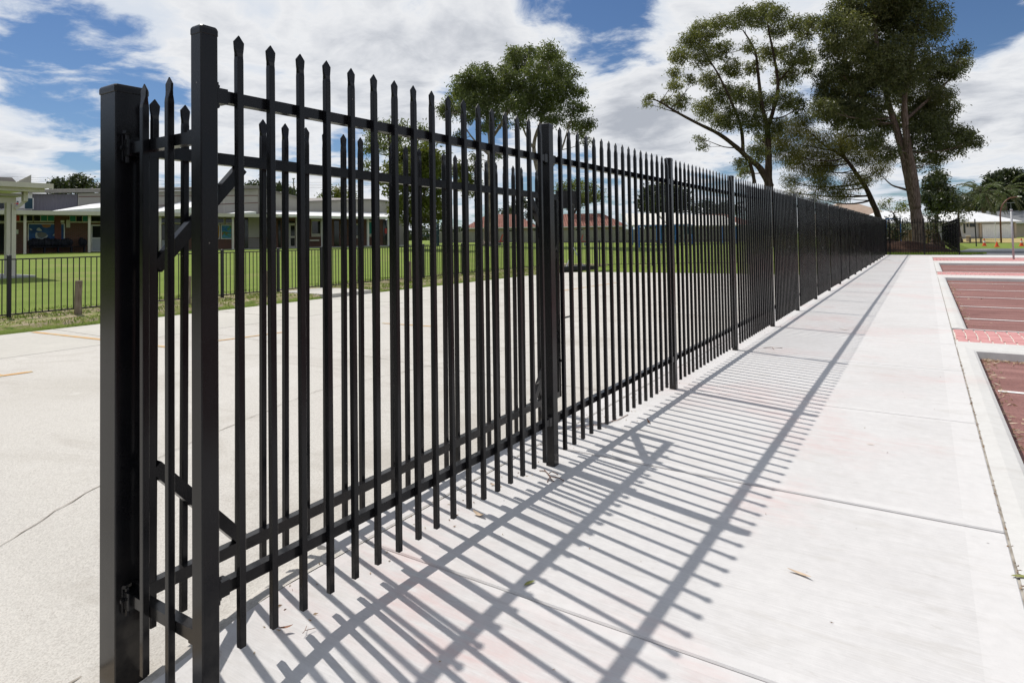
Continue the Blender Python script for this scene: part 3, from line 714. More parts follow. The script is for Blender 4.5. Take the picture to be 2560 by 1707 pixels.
# ------------------------------------------------------------------ swing gate standing open behind the fence
gate_rot = math.radians(2.2)
gate = empty('swing_gate', (-2.556, 1.285, 0.022), gate_rot, label='wide black steel gate folded open behind the first fence panel, braced corners', cat='gate')
gate.rotation_euler = (-0.006, 0, gate_rot)
GL = 3.57; gt, gb = 1.862, 0.168
def gbar(name, p, q, w=0.04, h=0.04, up=(0, 0, 1)):
    return MB().bar(p, q, w, h, up).build(name, 'black_steel', gate)
gbar('rail', (0, 0, gt), (0, GL, gt), 0.04, 0.050); gbar('rail', (0, 0, gb), (0, GL, gb), 0.04, 0.050)
gbar('stile', (0, 0.022, gb + 0.026), (0, 0.022, gt - 0.026), 0.04, 0.04, (0, 1, 0)); gbar('stile', (0, GL - 0.022, gb + 0.026), (0, GL - 0.022, gt - 0.026), 0.04, 0.04, (0, 1, 0))
B_ = 0.42
gbar('brace', (0, 0.045, gt - B_ - 0.04), (0, B_ + 0.01, gt - 0.03), 0.036, 0.05); gbar('brace', (0, 0.045, gb + B_ + 0.04), (0, B_ + 0.01, gb + 0.03), 0.036, 0.05)
gbar('brace', (0, GL - 0.045, gt - B_ - 0.10), (0, GL - B_ - 0.06, gt - 0.03), 0.036, 0.05); gbar('brace', (0, GL - 0.045, gb + B_ + 0.10), (0, GL - B_ - 0.06, gb + 0.03), 0.036, 0.05)
gpk = picket_mesh('picket', -0.005, 2.08)
n_g = 28
for j in range(n_g):
    inst('picket', gpk, gate, (-0.0335, 0.060 + j * 0.1285, 0), (0, 0, 0))
# drop bolt with bent handle, padlock chain
mb = MB(); yb = GL + 0.012
mb.tube([(0.03, yb, 0.03), (0.03, yb, 0.78), (0.03, yb + 0.006, 0.80), (0.03, yb + 0.03, 0.812), (0.03, yb + 0.20, 0.812)], 0.008, 8)
mb.build('drop_bolt', 'black_steel', gate, True)
MB().box((0.02, yb - 0.02, 0.44), (0.045, yb + 0.03, 0.46)).build('bolt_keeper', 'black_steel', gate)
mb = MB()
for k in range(11):
    zc_ = 0.86 - k * 0.034; ring = []
    for a in np.linspace(0, 2 * pi, 13):
        dx, dz = 0.011 * math.cos(a), 0.022 * math.sin(a)
        ring.append((0.045 + (dx if k % 2 else 0), yb - 0.022 + (0 if k % 2 else dx), zc_ + dz))
    mb.tube(ring, 0.0042, 5, False)
mb.build('chain', 'chain_steel', gate, True)

# ------------------------------------------------------------------ fence across the end and its return along the street side
YE = Y1 + (NP - 1) * SP + 0.12
cross = empty('cross_fence', (XF, YE, 0), label='black steel picket fence crossing the far end in front of the big tree trunk', cat='fence')
xr = 1.72
for x in (-1.95 + 2.1, 2.03, 3.35, xr - XF):
    if x == 3.35: continue
    o = inst('post', pm, cross, (x, 0, 0)); inst('cap', cm, o)
for z_ in (Z_LOW, Z_TOP):
    MB().bar((0.0, 0, z_), (xr - XF, 0, z_), 0.04, 0.042).build('rail', 'black_steel', cross)
x = 0.07
while x < xr - XF - 0.04:
    inst('picket', pk, cross, (x, -0.034, 0), (0, 0, pi / 2)); x += 0.1355
street = empty('street_fence', (xr, YE, 0), label='black steel picket fence running away from the far corner towards the houses', cat='fence')
for z_ in (Z_LOW, Z_TOP):
    MB().bar((0, 0.04, z_), (0, 46, z_), 0.04, 0.042).build('rail', 'black_steel', street)
for k in range(1, 20):
    o = inst('post', pm, street, (0, k * 2.44, 0))
mb = MB(); y_ = 0.12; n_ = 0
while y_ < 46:
    if n_ < 80: inst('picket', pk, street, (0.034, y_, 0))
    else: mb.rectsec(0.034, y_, [(0.073, .0125, .0125), (2.24, .0125, .0145), (2.277, .002, .002)])
    y_ += 0.1355; n_ += 1
tag(mb.build('far_picket_row', 'black_steel', street), kind='stuff')

# ------------------------------------------------------------------ low fence round the lawn
XL = -15.3; ZL = 0.075
low = empty('low_fence', (XL, 0, ZL), label='low black tubular fence between the lawn and the driveway', cat='fence')
lpk = MB(); lpk.rectsec(0, 0, [(0.055, 0.008, 0.008), (1.165, 0.008, 0.008)]); lpkm = lpk.mesh('picket', 'black_small')
lpo = MB(); lpo.rectsec(0, 0, [(-0.3, 0.0325, 0.0325), (1.225, 0.0325, 0.0325)], 0.004); lpom = lpo.mesh('post', 'black_small')
lca = MB(); lca.rectsec(0, 0, [(1.226, 0.036, 0.036), (1.243, 0.036, 0.036), (1.256, 0.022, 0.022)], 0.01); lcam = lca.mesh('cap', 'black_small')
runs = [((XL, -9.25), (XL, 26.6)), ((XL, 26.6), (-2.4, 34.4))]
cnt = 0; restl = MB()
for (a, b_) in runs:
    a, b_ = Vector((a[0] - XL, a[1], 0)), Vector((b_[0] - XL, b_[1], 0)); ln = (b_ - a).length; d = (b_ - a) / ln; rz_ = math.atan2(d.y, d.x)
    if a.y < 10: stn = [y_ - a.y for y_ in [-9.25 + 2.4 * k for k in range(7)] + [7.43, 9.72, 11.42, 12.94, 15.3, 17.6, 19.9, 22.2, 24.4, 26.6]]
    else: stn = list(np.linspace(0, ln, 7))
    for k in range(len(stn)):
        p_ = a + d * stn[k]
        if not (k == 0 and a.y > 10):
            o = inst('post', lpom, low, p_, (0, 0, rz_)); inst('cap', lcam, o)
        if k == len(stn) - 1: break
        q_ = a + d * stn[k + 1]; stp = stn[k + 1] - stn[k]
        for z_ in (0.07, 1.165):
            MB().bar(p_ + Vector((0, 0, z_)), q_ + Vector((0, 0, z_)), 0.026, 0.026).build('rail', 'black_small', low)
        ni = int(round(stp / 0.1145))
        for j in range(1, ni):
            pp = p_ + d * (stp * j / ni)
            vis = a.y < 10 and 4.0 < pp.y < 26
            if vis and cnt < 300: inst('picket', lpkm, low, pp, (0, 0, rz_)); cnt += 1
            else: restl.rectsec(pp.x, pp.y, [(0.055, 0.008, 0.008), (1.165, 0.008, 0.008)])
tag(restl.build('far_picket_row', 'black_small', low), kind='stuff')

# timber bollards along the verge
places = ['by the left edge of the photo', 'behind the tall corner post', 'third from the left along the driveway edge', 'fourth from the left along the driveway edge',
          'fifth from the left along the driveway edge', 'sixth from the left along the driveway edge', 'seventh from the left along the driveway edge', 'last and farthest along the driveway edge']
for k, (y_, pl) in enumerate(zip((6.05, 8.34, 10.42, 13.76, 15.95, 18.2, 20.5, 22.8), places)):
    x_ = -14.5; r_ = random.uniform(0.062, 0.072); h_ = random.uniform(0.66, 0.72)
    mb = MB(); rings = []
    for z_, s_ in ((-0.2, 1.0), (0, 1.03), (h_ * 0.5, 0.98), (h_ - 0.015, 0.97), (h_, 0.86)):
        rings.append([(r_ * s_ * (1 + 0.06 * math.sin(3 * a + k) + 0.03 * math.sin(7 * a)) * math.cos(a) + 0.01 * math.sin(z_ * 5 + k), r_ * s_ * (1 + 0.06 * math.sin(3 * a + k)) * math.sin(a), z_) for a in np.linspace(0, 2 * pi, 15)[:-1]])
    mb.loft(rings)
    o = one('timber_bollard', mb, 'timber', loc=(x_, y_, gz1(x_, y_) + 0.01), label='weathered round timber bollard ' + pl, cat='bollard', group='timber bollards along the driveway')
    o.rotation_euler = (random.uniform(-.03, .03), random.uniform(-.03, .03), random.uniform(0, 6))

# ------------------------------------------------------------------ leaf clouds
def leaf_mesh(name, centres, dirs, length, width, tone, mat, curl=0.0):
    """rhombic leaves: centres (n,3), unit dirs (n,3)"""
    n = len(centres)
    rnd = rng.normal(size=(n, 3)); side = np.cross(dirs, rnd); side /= np.linalg.norm(side, axis=1, keepdims=True) + 1e-9
    nrm = np.cross(dirs, side)
    L_ = (length * (0.65 + 0.7 * rng.random(n)))[:, None]; W_ = (width * (0.7 + 0.6 * rng.random(n)))[:, None]
    a = centres - dirs * L_ / 2; b_ = centres + side * W_ / 2 - dirs * L_ * 0.08 + nrm * L_ * curl; c = centres + dirs * L_ / 2; d = centres - side * W_ / 2 - dirs * L_ * 0.08 + nrm * L_ * curl
    co = np.stack([a, b_, c, d], 1).reshape(-1, 3).astype(np.float32)
    me = bpy.data.meshes.new(name); me.vertices.add(4 * n); me.vertices.foreach_set('co', co.ravel())
    me.loops.add(4 * n); me.loops.foreach_set('vertex_index', np.arange(4 * n, dtype=np.int32))
    me.polygons.add(n); me.polygons.foreach_set('loop_start', np.arange(0, 4 * n, 4, dtype=np.int32))
    me.update(calc_edges=True)
    at_ = me.attributes.new('tone', 'FLOAT', 'FACE'); at_.data.foreach_set('value', np.clip(tone, 0, 1).astype(np.float32))
    me.materials.append(MATS[mat]); return me
def unit(v): return v / (np.linalg.norm(v, axis=1, keepdims=True) + 1e-9)
def curve_pts(p, q, n, sag, wob):
    p, q = Vector(p), Vector(q); out = []
    off = Vector((random.uniform(-wob, wob), random.uniform(-wob, wob), random.uniform(-wob, wob) * 0.5))
    for k in range(n + 1):
        t_ = k / n; m_ = 4 * t_ * (1 - t_)
        out.append(p.lerp(q, t_) + off * m_ + Vector((0, 0, sag * m_)))
    return out
F0 = np.array(fw0); 
def tree(name, label, depth, base, stems, blobs, leafmat, barkmat, leaf=(0.18, 0.045), dens=1.0, spread=0.30, droop=0.35, thick=0.75, ground_z=None, group=None, cl=13, twig=0.012, flat=1.0, hollow=0.45, nbr=7):
    """stems: list of ([(px,py[,ddepth])...], r0, r1); blobs: (px,py,r_px) in photo pixels"""
    s = FPX / depth
    b0 = at(base[0], base[1], depth); gz_ = gz1(b0.x, b0.y) if ground_z is None else ground_z
    org = Vector((b0.x, b0.y, gz_))
    root = empty(name, org, label=label, cat='tree', group=group)
    mb = MB(); nodes = []
    for pts, r0, r1 in stems:
        P_ = []
        for q in pts:
            dd = q[2] if len(q) > 2 else 0.0
            v = at(q[0], q[1], depth + dd) - org
            P_.append(v)
        # resample with a little wander
        R_ = []
        for i in range(len(P_) - 1):
            for k in range(4):
                t_ = k / 4; pm1 = P_[max(i - 1, 0)]; p0 = P_[i]; p1 = P_[i + 1]; p2 = P_[min(i + 2, len(P_) - 1)]
                v = 0.5 * ((2 * p0) + (p1 - pm1) * t_ + (2 * pm1 - 5 * p0 + 4 * p1 - p2) * t_ ** 2 + (3 * p0 - pm1 - 3 * p1 + p2) * t_ ** 3)
                R_.append(v)
        R_.append(P_[-1])
        rad = [r0 + (r1 - r0) * (i / (len(R_) - 1)) ** 0.85 for i in range(len(R_))]
        mb.tube(R_, [r * random.uniform(0.93, 1.07) for r in rad], 10)
        nodes += [(v, r) for v, r in zip(R_, rad)]
    # trunk flare into the ground
    f0 = nodes[0][0]; r0 = stems[0][1]
    mb.tube([(f0.x, f0.y, -0.3), (f0.x, f0.y, 0.05), (f0.x, f0.y, max(0.5, f0.z))], [r0 * 1.45, r0 * 1.25, r0 * 1.0], 10)
    C = []; Dv = []; T = []
    br = MB()
    for (px, py, rp) in blobs:
        r = rp / s
        dd = random.uniform(-1, 1) * thick * 3.2
        c = at(px, py, depth + dd) - org
        # limb from the nearest lower stem node
        best = min(nodes, key=lambda nd: (nd[0] - c).length + max(0, nd[0].z - c.z + 0.3) * 3 + (1.5 if nd[1] < 0.02 else 0))
        rr_ = max(0.018, min(best[1] * 0.55, 0.025 + 0.010 * (best[0] - c).length))
        path = curve_pts(best[0], c, 6, -0.06 * (best[0] - c).length, 0.10 * (best[0] - c).length)
        br.tube(path, [rr_ * (1 - 0.75 * k / 6) for k in range(7)], 6)
        ncl = max(5, int(dens * 6.5 * (r / 0.6) ** 2))
        u = unit(rng.normal(size=(ncl, 3))); rad = r * (hollow + (1 - hollow) * rng.random(ncl)) * (0.85 + 0.3 * rng.random(ncl))
        cc = np.array(c)[None] + u * rad[:, None] * np.array([1, 1, 0.85 * flat])
        for q in cc[:nbr]:
            st = path[-1 - random.randint(0, 2)]
            br.tube(curve_pts(st, q, 3, 0.0, 0.12 * r), [twig * 1.6, twig * 1.2, twig, twig * 0.5], 4)
        tone_b = np.clip(rng.normal(0.45, 0.13), 0.1, 0.9)
        for q, uu in zip(cc, u):
            m_ = max(5, int(cl * random.uniform(0.6, 1.4)))
            p_ = q[None] + rng.normal(size=(m_, 3)) * np.array([spread, spread, spread * 0.75 * flat])
            dv = unit(rng.normal(size=(m_, 3)) + uu[None] * 0.5 + np.array([0, 0, -droop * 2]))
            C.append(p_); Dv.append(dv); T.append(np.clip(tone_b + rng.normal(0, 0.17, m_), 0, 1))
    mb.build('trunk', barkmat, root, True)
    tag(br.build('branches', barkmat, root, True), kind='stuff')
    C = np.concatenate(C); Dv = np.concatenate(Dv); T = np.concatenate(T)
    o = bpy.data.objects.new('crown', leaf_mesh('crown', C, Dv, leaf[0], leaf[1], T, leafmat)); COL.objects.link(o); o.parent = root
    return root, len(C)
def crop(lst, x0, y0, k): return [(x0 + a * k, y0 + b * k, r * k) for a, b, r in lst]
def cpt(lst, x0, y0, k): return [(x0 + q[0] * k, y0 + q[1] * k) + tuple(q[2:]) for q in lst]
K3 = 0.42517
leaves_total = 0
# large tree behind the end fence
bl = crop([(1450, -20, 200), (1650, -60, 170), (1560, -130, 170), (1300, 60, 110), (1300, 200, 150), (1480, 200, 200), (1720, 120, 160), (1850, 170, 75), (1400, 400, 170), (1640, 360, 210), (1830, 400, 110), (1985, 290, 55), (1990, 370, 55), (1940, 430, 60), (1300, 540, 150), (1480, 540, 170), (1730, 540, 160), (1840, 660, 120), (1770, 800, 150), (1930, 830, 110), (2045, 830, 55), (1990, 790, 60), (1640, 700, 80), (1200, 560, 90), (1240, 680, 100), (1390, 700, 100), (1830, 940, 65), (1170, 480, 60), (1230, 130, 60), (1160, 150, 45), (1100, 130, 30), (1560, 60, 150), (1870, 560, 70), (1700, 960, 60), (1760, 680, 110), (1530, 400, 150), (1220, 300, 70), (1560, 900, 55), (1180, 640, 80), (1320, 650, 90), (1450, 690, 90), (1240, 420, 90), (1540, 740, 70), (1860, 760, 80), (1480, 820, 60)], 1560, 0, K3)
r_, n_ = tree('gum_tree', 'largest gum tree with a thick forked brown trunk behind the end fence', 51.0, (2299, 626),
    [([(2300, 632), (2294, 560), (2284, 500), (2272, 445), (2262, 400), (2246, 340), (2226, 275), (2205, 190), (2190, 90), (2185, 0)], 0.50, 0.10),
     ([(2290, 520, -.1), (2286, 470, -.3), (2276, 400, -.5), (2264, 320, -.6), (2262, 240, -.6), (2280, 140, -.8), (2300, 20, -1.0), (2310, -60, -1)], 0.40, 0.08),
     ([(2264, 300), (2320, 250), (2372, 200), (2400, 140)], 0.14, 0.03), ([(2284, 480), (2250, 470, .5), (2228, 462, .8), (2205, 440, 1.0)], 0.12, 0.03), ([(2226, 275), (2150, 240), (2090, 160)], 0.12, 0.03), ([(2270, 330), (2360, 330), (2430, 350)], 0.11, 0.02)],
    bl, 'leaf_marri', 'bark_brown', leaf=(0.23, 0.074), dens=3.9, spread=0.205, droop=0.38, thick=0.9, cl=22)
leaves_total += n_
bl = crop([(840, 60, 65), (700, 100, 75), (780, 110, 85), (900, 90, 60), (480, 190, 95), (400, 240, 75), (620, 140, 55), (1020, 140, 65), (1110, 120, 35), (1110, 160, 28), (330, 330, 65), (300, 430, 45), (300, 500, 45), (450, 330, 80), (560, 300, 80), (1060, 200, 60), (900, 180, 70), (740, 280, 45), (860, 320, 75), (1000, 330, 100), (1080, 350, 55), (640, 400, 80), (500, 480, 70), (760, 400, 55), (950, 460, 80), (600, 560, 90), (480, 640, 85), (330, 600, 60), (240, 600, 38), (150, 580, 32), (135, 610, 18), (720, 560, 75), (800, 600, 80), (930, 590, 75), (1020, 620, 60), (640, 700, 90), (760, 720, 85), (560, 720, 55), (440, 820, 30), (460, 860, 25), (690, 960, 45), (780, 900, 60), (720, 1010, 45), (820, 830, 55), (880, 760, 60), (400, 470, 35), (550, 130, 45), (1090, 420, 40)], 1560, 0, K3)
r_, n_ = tree('gum_tree', 'spreading open gum tree with a long low left limb above the fence', 54.0, (1934, 624),
    [(cpt([(878, 1400), (868, 1230), (850, 1080), (850, 960), (848, 850), (840, 740), (810, 620), (790, 450), (770, 300), (700, 180)], 1560, 0, K3), 0.44, 0.05),
     (cpt([(862, 1100), (800, 990), (730, 930), (665, 870), (560, 790), (430, 725), (300, 655), (210, 600), (140, 575)], 1560, 0, K3), 0.32, 0.04),
     (cpt([(845, 760), (880, 640), (905, 500), (880, 320), (850, 180), (840, 90)], 1560, 0, K3), 0.21, 0.04),
     (cpt([(700, 900), (690, 760), (640, 620), (560, 450), (500, 350), (440, 250)], 1560, 0, K3), 0.17, 0.04),
     (cpt([(665, 870), (590, 865), (520, 840), (470, 820)], 1560, 0, K3), 0.06, 0.02),
     (cpt([(905, 480), (980, 400), (1050, 300), (1090, 160)], 1560, 0, K3), 0.10, 0.02),
     (cpt([(848, 700), (930, 690), (1000, 650), (1060, 610)], 1560, 0, K3), 0.09, 0.02),
     (cpt([(730, 930), (755, 1010), (768, 1080)], 1560, 0, K3), 0.14, 0.16)],
    bl, 'leaf_gum', 'bark_dark', leaf=(0.23, 0.068), dens=4.0, spread=0.20, droop=0.32, thick=1.0, cl=22)
leaves_total += n_
bl = crop([(960, 780, 105), (1050, 720, 70), (905, 850, 55), (960, 900, 85), (1080, 890, 90), (1200, 940, 80), (1300, 790, 75), (1400, 840, 75), (1450, 930, 70), (1150, 1080, 70), (1230, 1130, 60), (980, 1060, 50), (1340, 1070, 60), (1000, 1130, 45), (1500, 1000, 55), (1100, 1000, 70), (1280, 1160, 45), (1180, 820, 55), (1420, 1060, 45), (1120, 1160, 40), (1550, 930, 50), (1250, 870, 70), (1350, 930, 70), (1180, 1000, 70), (1480, 870, 60), (1020, 960, 70), (1320, 860, 60), (1080, 800, 60)], 1560, 0, K3)
r_, n_ = tree('peppermint_tree', 'smaller olive leaved tree with a dark trunk leaning left beside the largest gum', 56.0, (2216, 622),
    [(cpt([(1560, 1490), (1490, 1260), (1465, 1200), (1420, 1100), (1365, 1020), (1310, 945), (1240, 890), (1170, 850), (1110, 790)], 1560, 0, K3), 0.30, 0.06),
     (cpt([(1310, 945), (1270, 860), (1300, 810), (1400, 800), (1500, 850)], 1560, 0, K3), 0.13, 0.04), (cpt([(1240, 890), (1140, 870), (1040, 850)], 1560, 0, K3), 0.10, 0.03)],
    bl, 'leaf_pepper', 'bark_dark', leaf=(0.26, 0.040), dens=4.8, spread=0.30, droop=0.75, thick=0.7, cl=20)
leaves_total += n_
K4 = 0.29981
bl = crop([(950, 330, 105), (860, 400, 105), (1050, 320, 85), (800, 480, 65), (690, 600, 55), (780, 620, 85), (900, 560, 105), (1000, 450, 105), (1100, 400, 95), (1300, 150, 85), (1400, 160, 85), (1260, 200, 75), (1560, 140, 95), (1480, 150, 55), (1650, 170, 60), (1320, 270, 105), (1450, 300, 105), (1600, 260, 105), (1700, 280, 75), (1400, 430, 95), (1350, 400, 70), (1450, 520, 105), (1600, 430, 105), (1720, 450, 105), (1830, 480, 65), (1800, 320, 38), (1650, 570, 95), (1780, 620, 85), (1850, 600, 55), (1900, 740, 65), (1850, 790, 60), (1780, 740, 70), (1650, 690, 60), (1500, 640, 75), (1350, 640, 75), (1230, 600, 75), (1000, 640, 70), (900, 690, 60), (840, 830, 45), (960, 1000, 50), (1150, 1000, 45), (1200, 720, 55), (1880, 870, 35), (1030, 780, 50), (1180, 280, 60), (740, 540, 40), (1150, 480, 110), (1200, 400, 100), (1100, 560, 90), (1250, 480, 95), (1120, 660, 75), (1000, 560, 100), (1300, 560, 80), (1550, 360, 100), (1250, 320, 80), (1080, 740, 55), (1400, 560, 90), (1560, 560, 90), (880, 480, 100), (720, 640, 60), (1700, 360, 90), (1330, 720, 60), (1560, 720, 70)], 900, 90, K4)
r_, n_ = tree('gum_tree', 'tall rounded gum tree across the lawn with pale forked trunks', 62.0, (1219, 612),
    [(cpt([(1062, 1740), (1068, 1500), (1075, 1250), (1080, 1050), (1085, 880), (1060, 700), (1040, 520), (1000, 380)], 900, 90, K4), 0.42, 0.07),
     (cpt([(1085, 1000), (1000, 920), (900, 800), (820, 640)], 900, 90, K4), 0.15, 0.03), (cpt([(1080, 880), (1200, 700), (1330, 450), (1400, 250)], 900, 90, K4), 0.20, 0.05),
     (cpt([(1540, 1740), (1520, 1400), (1495, 1180), (1455, 1000), (1460, 850), (1540, 640), (1580, 420), (1570, 220)], 900, 90, K4), 0.34, 0.06), (cpt([(1500, 1180), (1600, 1090), (1680, 950), (1750, 720)], 900, 90, K4), 0.18, 0.05), (cpt([(1455, 950), (1380, 820), (1330, 680)], 900, 90, K4), 0.13, 0.04)],
    bl, 'leaf_central', 'bark_pale', leaf=(0.28, 0.10), dens=3.3, spread=0.25, droop=0.35, thick=1.0, cl=17)
leaves_total += n_
bl = crop([(330, 1000, 85), (430, 980, 85), (560, 1000, 95), (640, 1030, 70), (300, 1100, 95), (450, 1120, 105), (600, 1130, 85), (350, 1250, 95), (280, 1300, 55), (500, 1250, 95), (620, 1280, 75), (450, 1400, 95), (560, 1400, 70), (340, 1390, 70), (300, 1470, 60), (420, 1510, 85), (550, 1500, 75), (640, 1400, 60), (230, 1190, 70), (680, 1150, 60), (660, 1500, 50), (500, 1050, 100), (400, 1180, 100)], 900, 90, K4)
r_, n_ = tree('bushy_tree', 'rounded yellow green tree at the right end of the school building', 50.0, (1040, 622),
    [(cpt([(470, 1760), (460, 1500), (450, 1300), (440, 1100), (430, 1000)], 900, 90, K4), 0.22, 0.05), (cpt([(460, 1450), (540, 1300), (590, 1100)], 900, 90, K4), 0.12, 0.03)],
    bl, 'leaf_yellow', 'bark_dark', leaf=(0.28, 0.14), dens=4.6, spread=0.30, droop=0.1, thick=0.8, cl=14)
leaves_total += n_
bl = crop([(220, 780, 75), (120, 850, 65), (300, 860, 65), (80, 950, 45), (520, 800, 55), (60, 1080, 38), (340, 760, 45), (200, 930, 55), (430, 860, 50), (100, 780, 40), (560, 880, 40)], 900, 90, K4)
r_, n_ = tree('gum_tree', 'dark olive gum tree rising behind the rounded yellow green tree', 70.0, (985, 612),
    [(cpt([(300, 1740), (290, 1400), (280, 1100), (250, 900), (220, 780)], 900, 90, K4), 0.28, 0.06), (cpt([(285, 1150), (400, 1000), (520, 820)], 900, 90, K4), 0.14, 0.03)],
    bl, 'leaf_central', 'bark_dark', leaf=(0.34, 0.12), dens=4.5, spread=0.36, thick=0.8, cl=12)
bl = crop([(850, 1150, 60), (830, 1090, 48), (900, 1200, 50), (830, 1230, 50), (950, 1100, 40), (900, 1300, 50), (960, 1250, 45)], 900, 90, K4)
tree('bushy_tree', 'small yellow green tree beside the pale trunk of the tall rounded gum', 66.0, (1160, 610), [(cpt([(870, 1720), (865, 1450), (860, 1200)], 900, 90, K4), 0.16, 0.04)], bl, 'leaf_yellow', 'bark_dark', leaf=(0.28, 0.14), dens=4.5, spread=0.3, droop=0.1, cl=13)
# far trees
def far_tree(name, label, depth, base, blobs, mat='leaf_dark', leaf=(0.5, 0.2), dens=0.55, spread=0.5, group='trees along the horizon', barkm='bark_dark', cl=12):
    top = min(b_[1] for b_ in blobs); mx = sum(b_[0] for b_ in blobs) / len(blobs)
    return tree(name, label, depth, base, [([(base[0], base[1]), ((base[0] + mx) / 2, (base[1] * 0.6 + top * 0.4)), (mx, top * 0.7 + base[1] * 0.3)], 0.35, 0.08)], blobs, mat, barkm, leaf=leaf, dens=dens * 3.4, spread=spread, droop=0.1, thick=1.2, group=group, cl=cl, twig=0.03, nbr=3)
KA = 0.1403
far_tree('fig_tree', 'smaller dark tree left of the pair behind the school roof', 112, (160, 590), crop([(1040, 300, 105), (1130, 340, 95), (1010, 260, 50), (980, 380, 70), (1080, 400, 110)], 0, 420, KA), leaf=(0.5, 0.26), dens=0.5)
far_tree('fig_tree', 'larger dark rounded tree behind the school roof near the thick gate post', 112, (198, 590), crop([(1300, 270, 110), (1400, 200, 95), (1500, 230, 85), (1540, 310, 90), (1400, 330, 120), (1260, 350, 80), (1640, 380, 55), (1480, 400, 110)], 0, 420, KA), leaf=(0.5, 0.26), dens=0.5)
far_tree('fig_tree', 'low dark tree just left of the thick gate post behind the roof', 112, (252, 590), crop([(1700, 370, 60), (1790, 350, 70), (1880, 380, 80)], 0, 420, KA), leaf=(0.5, 0.26), dens=0.5)
KB = 0.12758
far_tree('fig_tree', 'dark tree peeping over the school roof ridge between the first pickets', 112, (632, 600), crop([(1020, 190, 75), (1120, 170, 60), (1100, 280, 100), (950, 210, 50), (1300, 60, 60), (1290, 190, 110), (1430, 230, 100)], 500, 440, KB), leaf=(0.5, 0.26), dens=0.5)
far_tree('fig_tree', 'dark sloping tree behind the lower school roof by the light pole', 112, (705, 600), crop([(1560, 220, 90), (1640, 290, 90), (1800, 310, 75), (1880, 370, 60), (1740, 370, 90)], 500, 440, KB), leaf=(0.5, 0.26), dens=0.5)
far_tree('bushy_tree', 'pale green shrubby tree above the low school roof', 82, (838, 600), [(802, 498, 11), (830, 487, 14), (846, 478, 14), (860, 488, 16), (880, 490, 14), (820, 500, 12), (850, 500, 16)], 'leaf_yellow', leaf=(0.35, 0.14), dens=0.7, spread=0.4)
KC = 0.2679
far_tree('bushy_tree', 'olive tree behind the black basketball backboard', 92, (1415, 606), crop([(1240, 800, 85), (1330, 750, 60), (1190, 890, 60), (1250, 930, 60), (1400, 760, 50), (1330, 880, 80), (1480, 790, 55), (1500, 880, 60), (1560, 860, 45), (1420, 880, 70)], 1080, 260, KC), 'leaf_central', leaf=(0.4, 0.15), dens=0.75, spread=0.42)
far_tree('fig_tree', 'dense dark tree above the white shade roofs behind the second fence panel', 100, (1650, 606), [(1622, 490, 26), (1650, 480, 28), (1685, 478, 26), (1708, 495, 22), (1640, 515, 26), (1690, 515, 28), (1612, 512, 18), (1660, 530, 26)], leaf=(0.5, 0.24), dens=0.6)
far_tree('fig_tree', 'low dark tree far behind the third fence panel', 110, (1760, 600), [(1740, 520, 12), (1765, 514, 14), (1790, 520, 12), (1815, 516, 12), (1838, 524, 12), (1775, 532, 14), (1810, 534, 14)], leaf=(0.5, 0.24), dens=0.6)
far_tree('bushy_tree', 'leafy tree filling behind the playground past the olive tree', 98, (1300, 606), [(1290, 520, 16), (1270, 535, 18), (1310, 510, 14), (1285, 555, 20), (1255, 560, 16), (1330, 540, 14)], leaf=(0.5, 0.2), dens=0.6)
KD = 0.2168
far_tree('fig_tree', 'tall dark tree right of the large trunk behind the white roofs', 80, (2335, 600), crop([(1260, 330, 80), (1320, 260, 55), (1330, 340, 60), (1230, 430, 90), (1340, 440, 90), (1250, 560, 100), (1380, 560, 90), (1460, 450, 45), (1440, 540, 60), (1190, 520, 60), (1300, 620, 90), (1400, 640, 60), (1480, 600, 50)], 2060, 380, KD), leaf=(0.42, 0.18), dens=1.1, spread=0.4)
far_tree('fig_tree', 'dark bush between the white roofs and the palm fronds', 95, (2395, 596), crop([(1520, 560, 60), (1560, 520, 45), (1480, 620, 50), (1570, 600, 50), (1420, 660, 35), (1530, 650, 50), (1600, 620, 60), (1640, 560, 50), (1660, 650, 50)], 2060, 380, KD), leaf=(0.45, 0.18), dens=0.65)
far_tree('fig_tree', 'high dark wooded crown behind the palms at the right edge', 150, (2530, 590), crop([(2080, 260, 60), (2180, 270, 80), (2270, 300, 80), (1950, 320, 70), (2040, 340, 80), (2150, 380, 100), (2300, 420, 100), (2000, 450, 90), (2200, 520, 100), (2340, 560, 90), (1900, 380, 50), (2360, 330, 60), (2100, 560, 90), (1830, 480, 80), (1760, 570, 80), (1700, 620, 70), (1900, 560, 100), (2050, 640, 100), (2250, 640, 100), (1850, 650, 80)], 2060, 380, KD), leaf=(0.7, 0.32), dens=0.55, spread=0.6)
far_tree('fig_tree', 'yellowing shrub left of the large trunk above the sandy roof', 90, (2255, 600), crop([(900, 620, 45), (860, 650, 35), (940, 660, 40), (700, 600, 45), (740, 570, 35), (660, 640, 35)], 2060, 380, KD), 'leaf_yellow', leaf=(0.35, 0.12), dens=0.6, spread=0.35)
far_tree('bushy_tree', 'thin bushy sapling beside the corner of the far black fence', 78, (2398, 604), crop([(1590, 740, 45), (1540, 770, 45), (1620, 790, 30), (1560, 820, 40), (1450, 740, 30)], 2060, 380, KD), 'leaf_central', leaf=(0.25, 0.07), dens=0.35, spread=0.3)
far_tree('shrub', 'broad dark shrub filling the gap behind the left half of the end fence', 56, (2240, 620), crop([(720, 800, 55), (800, 780, 55), (880, 800, 55), (760, 880, 65), (850, 890, 65), (930, 880, 55), (700, 900, 50), (800, 960, 60), (900, 960, 60), (960, 820, 45), (720, 980, 45)], 2060, 380, KD), 'leaf_dark', leaf=(0.22, 0.09), dens=0.55, spread=0.25)
